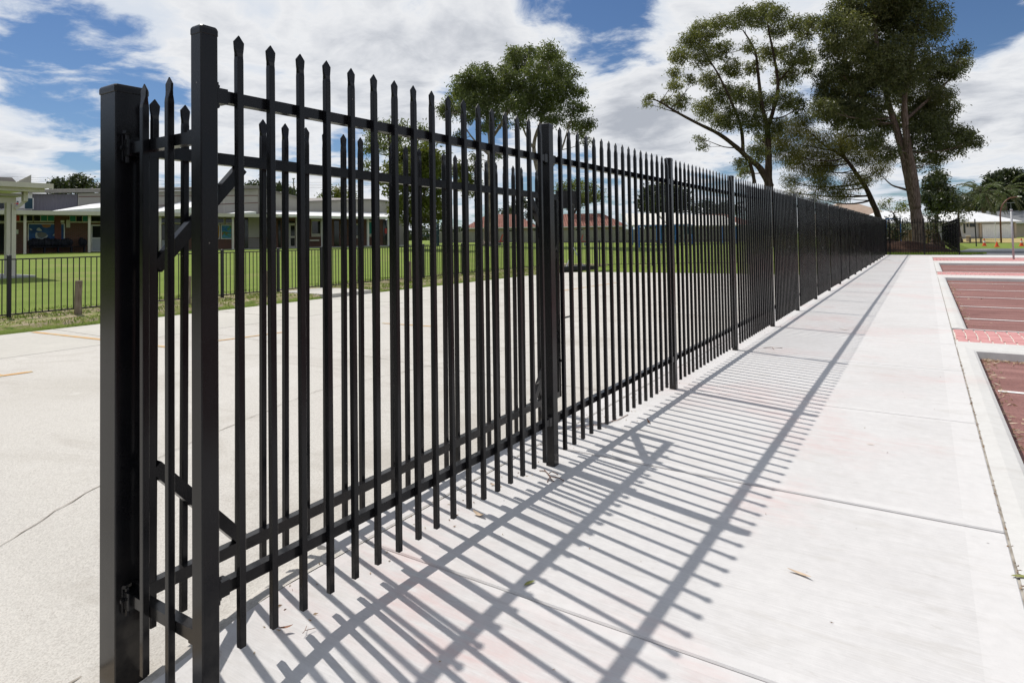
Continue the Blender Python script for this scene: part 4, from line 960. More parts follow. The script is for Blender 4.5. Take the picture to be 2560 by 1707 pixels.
far_tree('shrub', 'dark shaded shrub behind the end fence between the trunk and the corner', 57, (2335, 622), crop([(1200, 850, 45), (1260, 900, 50), (1220, 960, 45), (1300, 860, 40), (1330, 930, 40)], 2060, 380, KD), 'leaf_dark', leaf=(0.22, 0.09), dens=0.5, spread=0.25)
far_tree('bushy_tree', 'dark leaved shrub behind the end fence right of the large trunk', 58, (2350, 622), crop([(1240, 700, 50), (1300, 740, 45), (1200, 760, 45), (1270, 800, 60), (1340, 800, 40)], 2060, 380, KD), 'leaf_dark', leaf=(0.25, 0.10), dens=0.6, spread=0.28)

# distant belt of trees that closes the horizon all round
C = []; Dv = []; T = []
for k in range(300):
    ang = rng.uniform(math.radians(-62), math.radians(20)); dist_ = rng.uniform(190, 240); r = rng.uniform(3.0, 6.0); hgt = rng.uniform(1.5, 5.0) + 0.9
    cx, cy = math.sin(ang) * dist_, math.cos(ang) * dist_; m_ = 150
    u = unit(rng.normal(size=(m_, 3))); C.append(np.array([cx, cy, hgt * 0.5]) + u * np.array([r, r, hgt * 0.7]) * (0.6 + 0.4 * rng.random((m_, 1)))); Dv.append(unit(u + rng.normal(size=(m_, 3)))); T.append(np.clip(rng.normal(0.45, 0.1) + rng.normal(0, 0.15, m_), 0, 1))
# unseen street trees, added behind the camera to darken reflections in the steel
for k in range(150):
    ang = rng.uniform(math.radians(62), math.radians(276)); dist_ = rng.uniform(52, 72); r = rng.uniform(2.6, 4.6); hgt = rng.uniform(7, 12)
    cx, cy = math.sin(ang) * dist_, math.cos(ang) * dist_; m_ = 260
    u = unit(rng.normal(size=(m_, 3))); C.append(np.array([cx, cy, hgt * 0.52]) + u * np.array([r, r, hgt * 0.52]) * (0.6 + 0.4 * rng.random((m_, 1)))); Dv.append(unit(u + rng.normal(size=(m_, 3)))); T.append(np.clip(rng.normal(0.45, 0.1) + rng.normal(0, 0.15, m_), 0, 1))
o = bpy.data.objects.new('distant_wood', leaf_mesh('distant_wood', np.concatenate(C), np.concatenate(Dv), 1.5, 0.8, np.concatenate(T), 'leaf_dark')); COL.objects.link(o); tag(o, 'far belt of dark trees along the horizon, and unseen trees added for reflections', 'wood', kind='stuff')
# palms
def palm(label, px, py, base_py, depth, nfr, lf, seed):
    random.seed(seed)
    crown = at(px, py, depth); b0 = at(px + 2, base_py, depth); org = Vector((crown.x, crown.y, 0)); h = crown.z
    root = empty('palm_tree', org, label=label, cat='tree', group='palms behind the white house')
    mb = MB(); mb.tube([(0, 0, -0.2), (0.1, 0, h * 0.5), (0, 0, h)], [0.34, 0.27, 0.30], 10); mb.build('trunk', 'bark_brown', root, True)
    C = []; Dv = []; T = []; st = MB()
    for k in range(nfr):
        az = 2 * pi * k / nfr + random.uniform(-.2, .2); el = random.choice([1.15, 0.9, 0.6, 0.3, 0.0, -0.3]) + random.uniform(-.15, .15)
        ln = lf * random.uniform(0.8, 1.1); pts = []; d = Vector((math.cos(az) * math.cos(el), math.sin(az) * math.cos(el), math.sin(el))); p_ = Vector((0, 0, h))
        for i in range(11):
            pts.append(p_.copy()); d = (d + Vector((0, 0, -0.16))).normalized(); p_ += d * ln / 10
        st.tube(pts, [0.05 * (1 - 0.08 * i) for i in range(11)], 4)
        tn = np.clip(rng.normal(0.45 if el > 0 else 0.75, 0.12), 0, 1)
        for i in range(1, 11):
            dd = (pts[i] - pts[i - 1]).normalized(); sd = dd.cross(Vector((0, 0, 1))).normalized()
            for s_ in (-1, 1):
                for j in range(6):
                    t_ = j / 6; l2 = 0.75 * (1 - abs(i / 10 - 0.45) * 0.9)
                    dv = (sd * s_ * 0.8 + dd * 0.5 + Vector((0, 0, -0.55 + random.uniform(-.2, .2)))).normalized()
                    C.append(np.array(pts[i - 1].lerp(pts[i], t_) + dv * l2 / 2)); Dv.append(np.array(dv)); T.append(np.clip(tn + random.uniform(-.15, .15), 0, 1))
    st.build('frond_stem', 'bark_dark', root)
    o = bpy.data.objects.new('crown', leaf_mesh('crown', np.array(C), np.array(Dv), 0.8, 0.10, np.array(T), 'leaf_palm')); COL.objects.link(o); o.parent = root
palm('feather palm with arching fronds above the white hip roof', 2455, 484, 590, 126, 34, 5.4, 3)
palm('second feather palm further right behind the curved street lamp', 2512, 482, 590, 134, 30, 5.6, 5)
random.seed(21)

# ------------------------------------------------------------------ school building
A = Vector((-48.5, 15.8)); SZ = 0.93; dB = Vector((0.208, 0.978)).normalized(); SR = math.atan2(dB.y, dB.x); nB = Vector((dB.y, -dB.x))
school = empty('school_building', (A.x, A.y, SZ), SR, label='long low school building with cream verandah and brick walls across the lawn', cat='building')
def sp(px, py, back=0.0):
    """photo pixel -> (u, z) on the building's plane lying `back` metres behind the verandah posts"""
    v = RT * ((px - 1280) / FPX) - UP * ((py - CYP) / FPX) + FW
    o = A - nB * back
    t_ = (o.x * nB.x + o.y * nB.y) / (v.x * nB.x + v.y * nB.y)
    p_ = Vector((v.x * t_, v.y * t_)) - o
    return p_.dot(dB), EYE + v.z * t_ - SZ
def sbox(name, px0, px1, py0, py1, b0, b1, mat, parent=None, zfix=None):
    """box whose front face at depth b0 covers the photo rectangle"""
    u0, _ = sp(px0, py1, b0); u1, _ = sp(px1, py1, b0)
    pm_ = (px0 + px1) / 2
    z0 = sp(pm_, py1, b0)[1]; z1 = sp(pm_, py0, b0)[1]
    if zfix: z0 = zfix[0] if zfix[0] is not None else z0; z1 = zfix[1] if zfix[1] is not None else z1
    par = parent if parent is not None else school
    return MB().box((u0, b0, z0), (u1, b1, z1)).build(name, mat, par)
WB = 2.4   # wall line behind posts
uL = sp(-160, 600, 0)[0]; uR1 = sp(742, 600, 0)[0]; uR2 = sp(1000, 600, 0)[0]
MB().box((uL - 3, -0.3, -0.45), (uR2 + 1.0, 14, 0.0)).build('floor_slab', 'grey_slab', school)
EV = 2.62
wall = MB().box((uL, WB, 0), (uR2, WB + 0.25, EV)).build('brick_wall', 'brickwork', school)
MB().box((uL, -0.35, EV - 0.06), (uR1, WB, EV)).build('verandah_ceiling', 'trim_cream', school)
MB().box((uL, -0.42, EV - 0.10), (uR1, -0.35, EV + 0.16)).build('fascia', 'trim_cream', school)
MB().box((uR1 + 0.02, -0.5, EV - 0.16), (uR2, -0.4, EV + 0.06)).build('fascia', 'trim_white', school)
MB().add([(uR1 - 1.8, -0.48, EV + 0.062), (uR2, -0.48, EV + 0.062), (uR2 - 0.3, WB, EV + 0.60), (uR1 - 1.8, WB, EV + 0.60), (uR1 - 1.8, -0.48, EV - 0.05), (uR2, -0.48, EV - 0.05), (uR2 - 0.3, WB, EV + 0.5), (uR1 - 1.8, WB, EV + 0.5)],
         [(0, 1, 2, 3), (7, 6, 5, 4), (0, 4, 5, 1), (1, 5, 6, 2), (2, 6, 7, 3), (3, 7, 4, 0)]).build('verandah_roof', 'roof_white', school)
# flat verandah roof deck (left part)
MB().box((uL, -0.34, EV + 0.002), (uR1 - 1.9, WB, EV + 0.14)).build('verandah_roof', 'roof_slate', school)
# white lean-to canopies on the deck
for (pa, pb, pc, pd) in ((128, 300, 516, 503), (376, 500, 516, 500), (574, 640, 532, 528)):
    ua = sp(pa, 523, -0.3)[0]; ub = sp(pb, 523, -0.3)[0]; h1 = max(0.2, sp(pb, pc, -0.3)[1] - EV - 0.14); h2 = max(h1 + 0.15, sp(pb, pd, WB - 0.1)[1] - EV - 0.14); z = EV + 0.145
    MB().add([(ua, -0.33, z), (ub, -0.33, z), (ub, WB - 0.05, z), (ua, WB - 0.05, z), (ub, -0.33, z + h1), (ub, WB - 0.05, z + h2), (ua, WB - 0.05, z + 0.03)],
             [(0, 3, 2, 1), (0, 1, 4), (1, 2, 5, 4), (2, 3, 6, 5), (0, 4, 5, 6), (0, 6, 3)]).build('canopy_roof', 'roof_white', school)
for px in (-90, 62, 223, 400, 582, 742):
    u = sp(px, 600, 0)[0]; MB().box((u - 0.07, -0.07, 0), (u + 0.07, 0.07, EV - 0.06)).build('verandah_post', 'trim_cream', school)
for px in (806, 862, 920, 971):
    u = sp(px, 600, 0)[0]; MB().box((u - 0.08, -0.08, 0), (u + 0.08, 0.08, EV - 0.16)).build('verandah_post', 'trim_white', school)
u = sp(1017, 600, 0)[0]
MB().add([(u - 0.12, -0.1, 0), (u + 0.12, -0.1, 0), (u + 0.12, 0.1, 0), (u - 0.12, 0.1, 0), (u - 0.55, -0.1, 2.5), (u - 0.05, -0.1, 2.5), (u - 0.05, 0.1, 2.5), (u - 0.55, 0.1, 2.5)], [(0, 1, 5, 4), (1, 2, 6, 5), (2, 3, 7, 6), (3, 0, 4, 7), (4, 5, 6, 7)]).build('raked_pier', 'trim_white', school)
# upper walls with their roof profile (set back on the wall line)
UB = WB + 0.02
def upper(name, prof, mat, back, deep=8.0):
    pts = [(sp(px, py, back)[0], sp(px, py, back)[1]) for px, py in prof]
    zlo = EV + 0.10
    ring = [Vector((pts[0][0], back, zlo)), Vector((pts[-1][0], back, zlo))] + [Vector((u_, back, z_)) for u_, z_ in reversed(pts)]
    return MB().poly_extrude(ring, (0, deep, 0)).build(name, mat, school), pts
_, pu = upper('upper_wall', [(77, 484), (194, 486)], 'clad_purple', UB)
_, pc_ = upper('upper_wall', [(195.3, 484), (300, 481), (500, 476), (560, 474.5), (645, 472)], 'panel_cream', UB)
_, pe = upper('upper_wall', [(646, 471), (700, 484), (757, 498)], 'panel_cream', UB + 0.3)
_, pf = upper('upper_wall', [(764, 505), (778, 504), (850, 502), (930, 500), (1000, 508)], 'panel_cream', UB + 0.02, 6.0)
_, pg = upper('upper_wall', [(-60, 482), (40, 482), (76, 483)], 'trim_white', UB - 0.01)
def roof_edge(prof, back, mat, name, h=0.22, over=0.35):
    pts = [sp(px, py, back) for px, py in prof]; mb = MB()
    for i in range(len(pts) - 1):
        (u0, z0), (u1, z1) = pts[i], pts[i + 1]
        mb.add([(u0, back - over, z0), (u1, back - over, z1), (u1, back + 9, z1 + 0.6), (u0, back + 9, z0 + 0.6), (u0, back - over, z0 + h), (u1, back - over, z1 + h), (u1, back + 9, z1 + 0.6 + h), (u0, back + 9, z0 + 0.6 + h)],
               [(0, 1, 2, 3)[::-1], (4, 5, 6, 7), (0, 1, 5, 4), (1, 2, 6, 5), (2, 3, 7, 6), (3, 0, 4, 7)])
    return mb.build(name, mat, school)
roof_edge([(70, 484), (300, 481), (500, 476), (646, 472)], UB, 'roof_slate', 'roof', 0.24)
roof_edge([(646, 472), (700, 485), (760, 499)], UB + 0.3, 'roof_slate', 'roof', 0.12, 0.2)
roof_edge([(760, 506), (850, 502), (930, 500), (1004, 508)], UB + 0.02, 'roof_slate', 'roof', 0.10, 0.15)
for pa, pb in ((195.3, 300), (300, 470), (470, 645)):
    for ya, yb_ in ((489.5, 488), ):
        pass
def batten(px0, py0, px1, py1):
    u0, z0 = sp(px0, py0, UB); u1, z1 = sp(px1, py1, UB)
    MB().bar((u0, UB - 0.012, z0), (u1, UB - 0.012, z1), 0.024, 0.045).build('batten', 'batten_red', school)
batten(196, 492, 645, 489); batten(500, 513, 645, 507)
batten(196, 515, 500, 513)
for px in (196, 320, 440, 560):
    u0, z0 = sp(px, 523, UB); u1, z1 = sp(px, 486, UB)
    MB().box((u0 - 0.015, UB - 0.010, EV + 0.15), (u0 + 0.015, UB, z1)).build('panel_joint', 'trim_cream', school)
u0, z1 = sp(78, 520, UB); MB().box((u0 - 0.05, UB - 0.05, EV), (u0 + 0.05, UB + 0.02, 4.4)).build('downpipe', 'trim_white', school)
# sawtooth end wall at the left
u0, _ = sp(30, 465, UB + 1); u1, _ = sp(78, 465, UB + 1); z0 = sp(50, 462, UB + 1)[1]; z1 = sp(76, 437, UB + 1)[1]
MB().poly_extrude([(u0 - 1.0, UB + 1, EV), (u1, UB + 1, EV), (u1, UB + 1, z1), (u0, UB + 1, z0)], (0, 5, 0)).build('sawtooth_wall', 'panel_cream', school)
u0, z0 = sp(-60, 460, UB + 3); u1, z1 = sp(30, 444, UB + 3); u2, z2 = sp(42, 456, UB + 3)
MB().poly_extrude([(u0, UB + 3, EV), (u2, UB + 3, EV), (u2, UB + 3, z2), (u1, UB + 3, z1), (u0, UB + 3, z1)], (0, 5, 0)).build('sawtooth_wall', 'roof_slate', school)
# openings and fittings on the ground-floor wall
def pane_row(px0, px1, py0, py1, mats, frame='trim_cream'):
    w = sbox('window', px0, px1, py0, py1, WB - 0.05, WB + 0.01, frame)
    n = len(mats)
    for k, mname in enumerate(mats):
        a = px0 + (px1 - px0) * (k + 0.06) / n; b_ = px0 + (px1 - px0) * (k + 0.94) / n
        o = sbox('pane', a, b_, py0 + (py1 - py0) * 0.10, py1 - (py1 - py0) * 0.18, WB - 0.065, WB - 0.03, mname, parent=w)
    return w
pane_row(-60, 15, 533, 557, ['window_glass', 'window_glass'])
pane_row(34, 82, 536, 556, ['red_plastic', 'window_glass', 'window_glass'])
pane_row(84, 136, 536, 556, ['window_glass', 'teal_panel', 'teal_panel'])
pane_row(174, 222, 538, 557, ['teal_panel', 'window_glass', 'teal_panel'])
pane_row(226, 300, 538, 557, ['window_glass', 'window_glass'])
sbox('downpipe_box', 136.5, 153, 535, 628, WB - 0.12, WB, 'batten_red')
sbox('meter_box', 166, 175.5, 550, 569, WB - 0.16, WB, 'trim_cream'); sbox('light_box', 152, 161, 551, 557, WB - 0.15, WB, 'trim_white')
mural = sbox('mural_frame', 69.5, 162, 559, 602, WB - 0.06, WB, 'trim_white')
sbox('mural', 72, 159.5, 561, 599.5, WB - 0.075, WB - 0.05, 'mural_blue', mural)
def blob_art(name, pts, mat):
    vs = [(sp(px, py, WB - 0.078)[0], WB - 0.078, sp(px, py, WB - 0.078)[1]) for px, py in pts]
    MB().poly_extrude(vs, (0, 0.006, 0)).build(name, mat, mural)
blob_art('painted_shape', [(103, 561.5), (112, 561.5), (128, 561.5), (126, 567), (117, 570), (108, 568)], 'mural_orange')
blob_art('painted_shape', [(91, 576), (93, 571), (98, 569), (106, 577), (98, 578)], 'mural_pale')
blob_art('painted_shape', [(90, 596), (88, 588), (90, 581), (94, 582), (93, 588), (97, 594), (104, 596), (112, 593), (118, 587), (120.5, 589), (117, 594), (108, 599), (98, 599)], 'mural_pale')
blob_art('painted_shape', [(92.5, 582), (104, 580), (115, 583), (118, 586.5), (112, 592.5), (104, 595), (97.5, 593.5), (93.5, 588)], 'mural_grey')
blob_art('painted_shape', [(131, 589), (136, 584), (144, 583), (143, 587), (138, 590)], 'mural_pale')
blob_art('painted_shape', [(73, 570), (80, 573), (81, 576), (76, 576)], 'mural_pale')
sbox('notice', 36, 46, 574, 585, WB - 0.02, WB - 0.0, 'paper')
# door with glazed upper half
dr = sbox('door', 228, 262, 562, 629, WB - 0.07, WB, 'trim_white'); sbox('pane', 231, 252, 565, 594, WB - 0.085, WB - 0.06, 'window_glass', dr); sbox('kick_panel', 231, 252, 597, 627, WB - 0.085, WB - 0.06, 'door_grey', dr)
dr = sbox('door', -70, 15, 556, 634, WB - 0.05, WB, 'trim_cream'); sbox('pane', -66, 14, 559, 634, WB - 0.06, WB - 0.04, 'window_glass', dr)
pane_row(390, 470, 543, 560, ['window_glass', 'window_glass']); sbox('panel_dark', 405, 470, 562, 600, WB - 0.03, WB, 'window_glass'); sbox('lower_panel', 405, 470, 600, 626, WB - 0.04, WB, 'door_grey')
pane_row(520, 562, 545, 560, ['window_glass']); pane_row(564, 581, 545, 560, ['window_glass'])
fr = sbox('art_frame', 520, 550, 562, 598, WB - 0.05, WB, 'trim_white'); sbox('painting', 522, 548, 564, 596, WB - 0.065, WB - 0.04, 'art_yellow', fr)
fr = sbox('art_frame', 552.5, 581, 562, 598, WB - 0.05, WB, 'trim_white'); sbox('painting', 555, 579, 564, 596, WB - 0.065, WB - 0.04, 'art_green', fr)
sbox('store_panel', 621, 662, 543, 594, WB - 0.06, WB, 'panel_cream'); sbox('store_panel', 621, 662, 595.5, 620, WB - 0.06, WB, 'roof_slate'); sbox('recess_shade', 612, 620.5, 546, 621, WB - 0.04, WB, 'window_glass')  # recess shade is a near-black plate set on the wall face
sbox('window', 664, 680, 563, 593, WB - 0.04, WB, 'window_glass')
ac = sbox('air_conditioner', 663, 673, 524, 538, WB - 0.45, WB, 'trim_white'); 
u_, z_ = sp(668, 531.5, WB - 0.46); mb = MB(); mb.tube([(u_, WB - 0.47, z_), (u_, WB - 0.44, z_)], 0.16, 14); mb.build('fan_grille', 'roof_slate', ac)
sbox('pipe_duct', 634, 660, 532, 537, WB - 0.12, WB, 'roof_slate')
fr = sbox('door', 722, 738, 558, 619, WB - 0.06, WB, 'trim_cream'); sbox('pane', 727, 737, 564, 590, WB - 0.075, WB - 0.05, 'window_glass', fr); sbox('pane', 727, 737, 595, 615, WB - 0.075, WB - 0.05, 'window_glass', fr)
sbox('window', 724, 737, 553, 557.5, WB - 0.04, WB, 'window_glass'); sbox('recess_shade', 696, 702, 550, 618, WB - 0.03, WB, 'window_glass')
pane_row(779, 802, 549, 592, ['window_glass']); sbox('bench_rail', 776, 798, 599, 603, WB - 0.4, WB - 0.1, 'trim_cream')
pane_row(852, 860, 561, 595, ['window_glass'], 'trim_cream'); pane_row(888, 897, 559, 596, ['window_glass'], 'trim_cream'); pane_row(921, 940, 552, 592, ['teal_panel', 'window_glass'])
sbox('recess_shade', 836, 848, 550, 615, WB - 0.03, WB, 'window_glass'); sbox('recess_shade', 958, 968, 550, 614, WB - 0.03, WB, 'window_glass')
sbox('notice_board', 962, 976, 571, 584, WB - 0.06, WB, 'red_plastic'); sbox('end_panel', 973, 1012, 548, 615, WB - 0.05, WB, 'roof_slate')
# crest board and dark board on the upper wall
brd = sbox('sign_board', 33, 62, 494, 521, WB - 0.10, WB + 0.02, 'trim_white')
for (a, b_, c_, d_, mname) in ((35.5, 38.8, 503, 506.3, 'navy_panel'), (42, 46.5, 503, 506.3, 'navy_panel'), (35, 46.5, 507.2, 511.2, 'red_plastic'), (36, 38.2, 512, 519, 'blue_paint'), (44, 46, 512, 519, 'blue_paint'), (37, 45, 511.8, 514.2, 'blue_paint'), (39.6, 41.2, 502.6, 511.2, 'paper')):
    sbox('emblem', a, b_, c_, d_, WB - 0.115, WB - 0.09, mname, brd)
brd = sbox('dark_board', 60.8, 84, 495, 523, WB - 0.14, WB - 0.0, 'trim_white'); sbox('board_face', 62, 81.5, 496, 522, WB - 0.155, WB - 0.13, 'navy_panel', brd)
sbox('window', -40, 10, 504, 521, WB - 0.12, WB, 'window_glass')
# school bags hanging and heaped on the bench under the mural
def lump(c, r, seed, mat, name, label, cat, group, parent=None, zs=1.2):
    rs = random.Random(seed); mb = MB(); rings = []
    for i in range(6):
        ph = -pi / 2 + pi * i / 5; rr = math.cos(ph) * r * rs.uniform(0.9, 1.1) + 0.02
        rings.append([(c[0] + rr * math.cos(a) * rs.uniform(0.9, 1.1), c[1] + rr * 0.6 * math.sin(a), c[2] + r * zs * math.sin(ph) + r * zs) for a in np.linspace(0, 2 * pi, 9)[:-1]])
    mb.loft(rings); o = mb.build(name, mat, parent, True)
    if label: tag(o, label, cat, group)
    return o
bench = empty('bag_bench', (A.x, A.y, SZ), SR, label='low timber bench under the mural on the school verandah', cat='bench')
ua, ub = sp(70, 620, WB - 0.4)[0], sp(216, 620, WB - 0.4)[0]
MB().box((ua, WB - 0.62, 0.40), (ub, WB - 0.2, 0.45)).build('seat', 'bag_dark', bench)
for k in range(5):
    u_ = ua + (ub - ua) * (0.04 + 0.23 * k); MB().box((u_ - 0.04, WB - 0.58, 0), (u_ + 0.04, WB - 0.24, 0.40)).build('leg', 'bag_dark', bench)
ORD = 'first second third fourth fifth sixth seventh eighth ninth tenth eleventh twelfth thirteenth fourteenth fifteenth sixteenth'.split()
for k, px in enumerate((76, 83, 91, 98, 105, 113, 120, 131, 139, 147, 154, 161, 168, 176, 203, 211)):
    u_ = sp(px, 610, WB - 0.4)[0]; w_ = A + dB * u_ - nB * (WB - 0.42)
    lump((w_.x, w_.y, SZ + 0.45), random.uniform(0.20, 0.27), k, 'bag_dark', 'school_bag', 'dark school bag, %s from the left on the verandah bench' % ORD[k], 'bag', 'school bags on the verandah bench')

# light pole with floodlights behind the school
b0 = at(735, 600, 120); pole = empty('light_pole', (b0.x, b0.y, 0.9), label='slim light pole rising behind the low school roof', cat='lamp post')
tz = at(733, 447, 120).z - 0.9
mb = MB(); mb.tube([(0, 0, 0), (0, 0, tz)], [0.14, 0.09], 8); mb.build('pole', 'bark_brown', pole)
MB().box((-0.3, -0.12, tz - 0.1), (0.3, 0.12, tz + 0.12)).build('lamp_head', 'galv', pole); MB().box((-0.25, -0.1, tz - 0.9), (0.1, 0.1, tz - 0.72)).build('lamp_head', 'galv', pole)
# power lines
for k, (ya, yb_) in enumerate(((446, 463), (452, 468), (456, 472), (461, 476))):
    p_, q_ = at(-160, ya, 135), at(1120, yb_, 150)
    mb = MB(); mb.tube([p_.lerp(q_, i / 14) + Vector((0, 0, -1.0 * 4 * (i / 14) * (1 - i / 14) + 1.0)) for i in range(15)], 0.020, 4)
    one('power_line', mb, 'wire', label='overhead wire, %s of the four behind the school' % ('top', 'second', 'third', 'lowest')[k], cat='wire', group='overhead wires behind the school')
for k, (ya, yb_) in enumerate(((470, 466), (479, 476))):
    p_, q_ = at(2330, ya, 150), at(2640, yb_, 130)
    mb = MB(); mb.tube([p_.lerp(q_, i / 10) + Vector((0, 0, -0.5 * 4 * (i / 10) * (1 - i / 10))) for i in range(11)], 0.022, 4)
    one('power_line', mb, 'wire', label='%s of the two wires beside the palms at the right' % ('upper', 'lower')[k], cat='wire', group='wires beside the palms')

# shelter on the lawn at the left
sb = at(25, 690, 20.5); sh = empty('shelter', (sb.x, sb.y, gz1(sb.x, sb.y)), pi / 2, label='cream steel shelter with a flat roof standing on the lawn at the left edge', cat='shelter')
dz_ = 0.52 - gz1(sb.x, sb.y)
MB().box((-0.13, -0.09, -0.3), (-0.02, 0.09, 2.45 + dz_)).build('post', 'trim_cream', sh); MB().box((0.0, -0.11, -0.3), (0.12, 0.11, 2.34 + dz_)).build('post', 'trim_cream', sh)
MB().box((-6, -0.10, 2.36 + dz_), (0.12, 0.02, 2.54 + dz_)).build('beam', 'trim_cream', sh)
MB().box((-6, -0.3, 2.58 + dz_), (0.30, 4.4, 2.66 + dz_)).build('soffit', 'panel_cream', sh)
MB().box((0.24, -0.34, 2.42 + dz_), (0.36, -0.16, 2.86 + dz_)).build('hanger', 'trim_cream', sh)
MB().bar((0.10, -0.14, 2.18 + dz_), (0.32, -0.24, 2.44 + dz_), 0.06, 0.09).build('knee_brace', 'trim_cream', sh)
MB().box((-6, -0.62, 2.72 + dz_), (0.72, -0.5, 2.86 + dz_)).build('beam', 'trim_cream', sh)
MB().box((-6.2, -0.72, 2.865 + dz_), (0.90, 4.5, 2.99 + dz_)).build('roof', 'trim_cream', sh)
MB().box((-6.2, -0.76, 2.84 + dz_), (0.92, -0.725, 3.0 + dz_)).build('fascia', 'trim_cream', sh)
MB().box((0.2, 4.2, -0.3), (0.34, 4.35, 2.86 + dz_)).build('post', 'trim_cream', sh)
MB().box((-6, -0.5, -0.25), (0.55, 4.4, 0.05)).build('floor_slab', 'grey_slab', sh)

# ------------------------------------------------------------------ beyond the lawn: houses, playground, hoop
def house(name, label, px0, px1, base_py, eave_py, ridge_py, depth, ridge, wallmat, roofmat, deep=9.0, over=0.5, yaw=None, group=None, wins=(), fascia='trim_white', gable=False, z0=None):
    a = at(px0, base_py, depth); b_ = at(px1, base_py, depth)
    cx, cy = (a.x + b_.x) / 2, (a.y + b_.y) / 2; w = (b_ - a).length
    zb = z0 if z0 is not None else max(-0.1, (a.z + b_.z) / 2)
    ze = at((px0 + px1) / 2, eave_py, depth).z - zb; zr = at((px0 + px1) / 2, ridge_py, depth + deep / 2).z - zb
    rz_ = math.atan2((b_ - a).y, (b_ - a).x)
    root = empty(name, (cx, cy, zb), rz_, label=label, cat='house', group=group)
    MB().box((-w / 2 + over, over, -0.6), (w / 2 - over, deep - over, ze)).build('wall', wallmat, root)
    r0, r1 = -w / 2 + ridge[0] * w, -w / 2 + ridge[1] * w
    mb = MB(); e = ze - 0.02
    mb.add([(-w / 2, 0, e), (w / 2, 0, e), (w / 2, deep, e), (-w / 2, deep, e), (r0, deep / 2, zr), (r1, deep / 2, zr)], [(0, 1, 5, 4), (1, 2, 5), (2, 3, 4, 5), (3, 0, 4), (3, 2, 1, 0)])
    mb.build('roof', roofmat, root)
    MB().box((-w / 2 - 0.03, -0.05, e - 0.16), (w / 2 + 0.03, 0.03, e - 0.005)).build('gutter', fascia, root)
    for (f0, f1, g0, g1, mat) in wins:
        wn_ = MB().box((-w / 2 + f0 * w, over - 0.05, ze * g0), (-w / 2 + f1 * w, over + 0.05, ze * g1)).build('window', mat, root)
        MB().box((-w / 2 + f0 * w + 0.04, over - 0.08, ze * g0 + 0.06), (-w / 2 + f1 * w - 0.04, over - 0.052, ze * g1 - 0.06)).build('pane', 'window_glass', wn_)
    return root
h = house('house', 'white roofed house with grey garage door and hip roof behind the orange cones', 2396, 2556, 596, 553.5, 517, 108, (0.27, 0.29), 'render_grey', 'roof_white', 11, 0.6, wins=((0.115, 0.155, 0.30, 0.92, 'trim_white'), (0.165, 0.205, 0.66, 0.93, 'trim_white'), (0.215, 0.30, 0.66, 0.93, 'trim_white')), z0=0.02)
MB().box((-1.0, 0.42, 0.0), (4.2, 0.52, 2.4)).build('garage_door', 'roof_white', h); MB().box((-1.5, 0.30, 0.0), (-1.2, 0.7, 2.6)).build('pier', 'render_tan', h); MB().box((4.4, 0.30, 0.0), (4.75, 0.7, 2.6)).build('pier', 'render_tan', h)
house('house', 'grey roofed tan house at the right edge behind the sign pole', 2440, 2720, 594, 556, 526, 126, (0.14, 0.9), 'render_tan', 'roof_grey', 12, 0.6, z0=0.0)
house('house', 'white roofed house behind the large trunk and end fence', 2190, 2388, 604, 556, 527, 98, (0.28, 0.62), 'render_grey', 'roof_white', 10, 0.6, z0=0.05)
house('house', 'sandy roofed house above the far end of the long fence', 2080, 2262, 600, 545, 508, 120, (0.3, 0.6), 'render_tan', 'roof_sand', 12, 0.6, z0=0.4)
house('house', 'red tiled house behind the playing field nearest the basketball hoop', 1370, 1570, 609, 565, 534, 84, (0.25, 0.75), 'render_tan', 'roof_tile', 10, 0.6, z0=0.55, wins=((0.35, 0.45, 0.4, 0.85, 'trim_white'),))
house('house', 'red tiled house left of the basketball hoop behind the gate', 1160, 1345, 609, 568, 536, 88, (0.3, 0.7), 'render_tan', 'roof_tile', 10, 0.6, z0=0.55, wins=((0.6, 0.7, 0.3, 0.85, 'trim_white'), (0.3, 0.4, 0.3, 0.85, 'trim_white')))
house('house', 'red tiled house partly hidden behind the third fence panel', 1720, 1900, 606, 562, 535, 92, (0.3, 0.7), 'render_tan', 'roof_tile', 10, 0.6, z0=0.45)
# white shade roofs
def shade_roof(label, px0, px1, top0, top1, low, depth):
    a, b_ = at(px0, 605, depth), at(px1, 605, depth); w = (b_ - a).length; rz_ = math.atan2((b_ - a).y, (b_ - a).x)
    zg = gz1((a.x + b_.x) / 2, (a.y + b_.y) / 2); root = empty('shade_roof', ((a.x + b_.x) / 2, (a.y + b_.y) / 2, zg), rz_, label=label, cat='shelter', group='white shade roofs by the playground')
    zt0, zt1, zl = (at((px0 + px1) / 2, q, depth).z - zg for q in (top0, top1, low))
    mb = MB(); mb.add([(-w / 2, 0, zl), (w / 2, 0, zl), (w / 2, 5, zt1), (-w / 2, 5, zt0), (-w / 2, 0, zl - 0.15), (w / 2, 0, zl - 0.15), (w / 2, 5, zt1 - 0.15), (-w / 2, 5, zt0 - 0.15)], [(0, 1, 2, 3), (7, 6, 5, 4), (0, 4, 5, 1), (1, 5, 6, 2), (2, 6, 7, 3), (3, 7, 4, 0)])
    mb.build('roof_sheet', 'shed_white', root)
    for x_ in (-w / 2 + 0.3, w / 2 - 0.3):
        MB().box((x_ - 0.08, 0.2, 0), (x_ + 0.08, 0.36, zl - 0.1)).build('post', 'blue_paint', root); MB().box((x_ - 0.08, 4.6, 0), (x_ + 0.08, 4.76, zl)).build('post', 'blue_paint', root)
shade_roof('white shade roof on blue posts behind the second fence panel', 1575, 1668, 528, 530, 562, 66)
shade_roof('white shade roof on blue posts behind the second tall fence post', 1672, 1722, 526, 529, 560, 68)
shade_roof('white shade roof on blue posts behind the third fence panel', 1726, 1850, 531, 536, 563, 70)
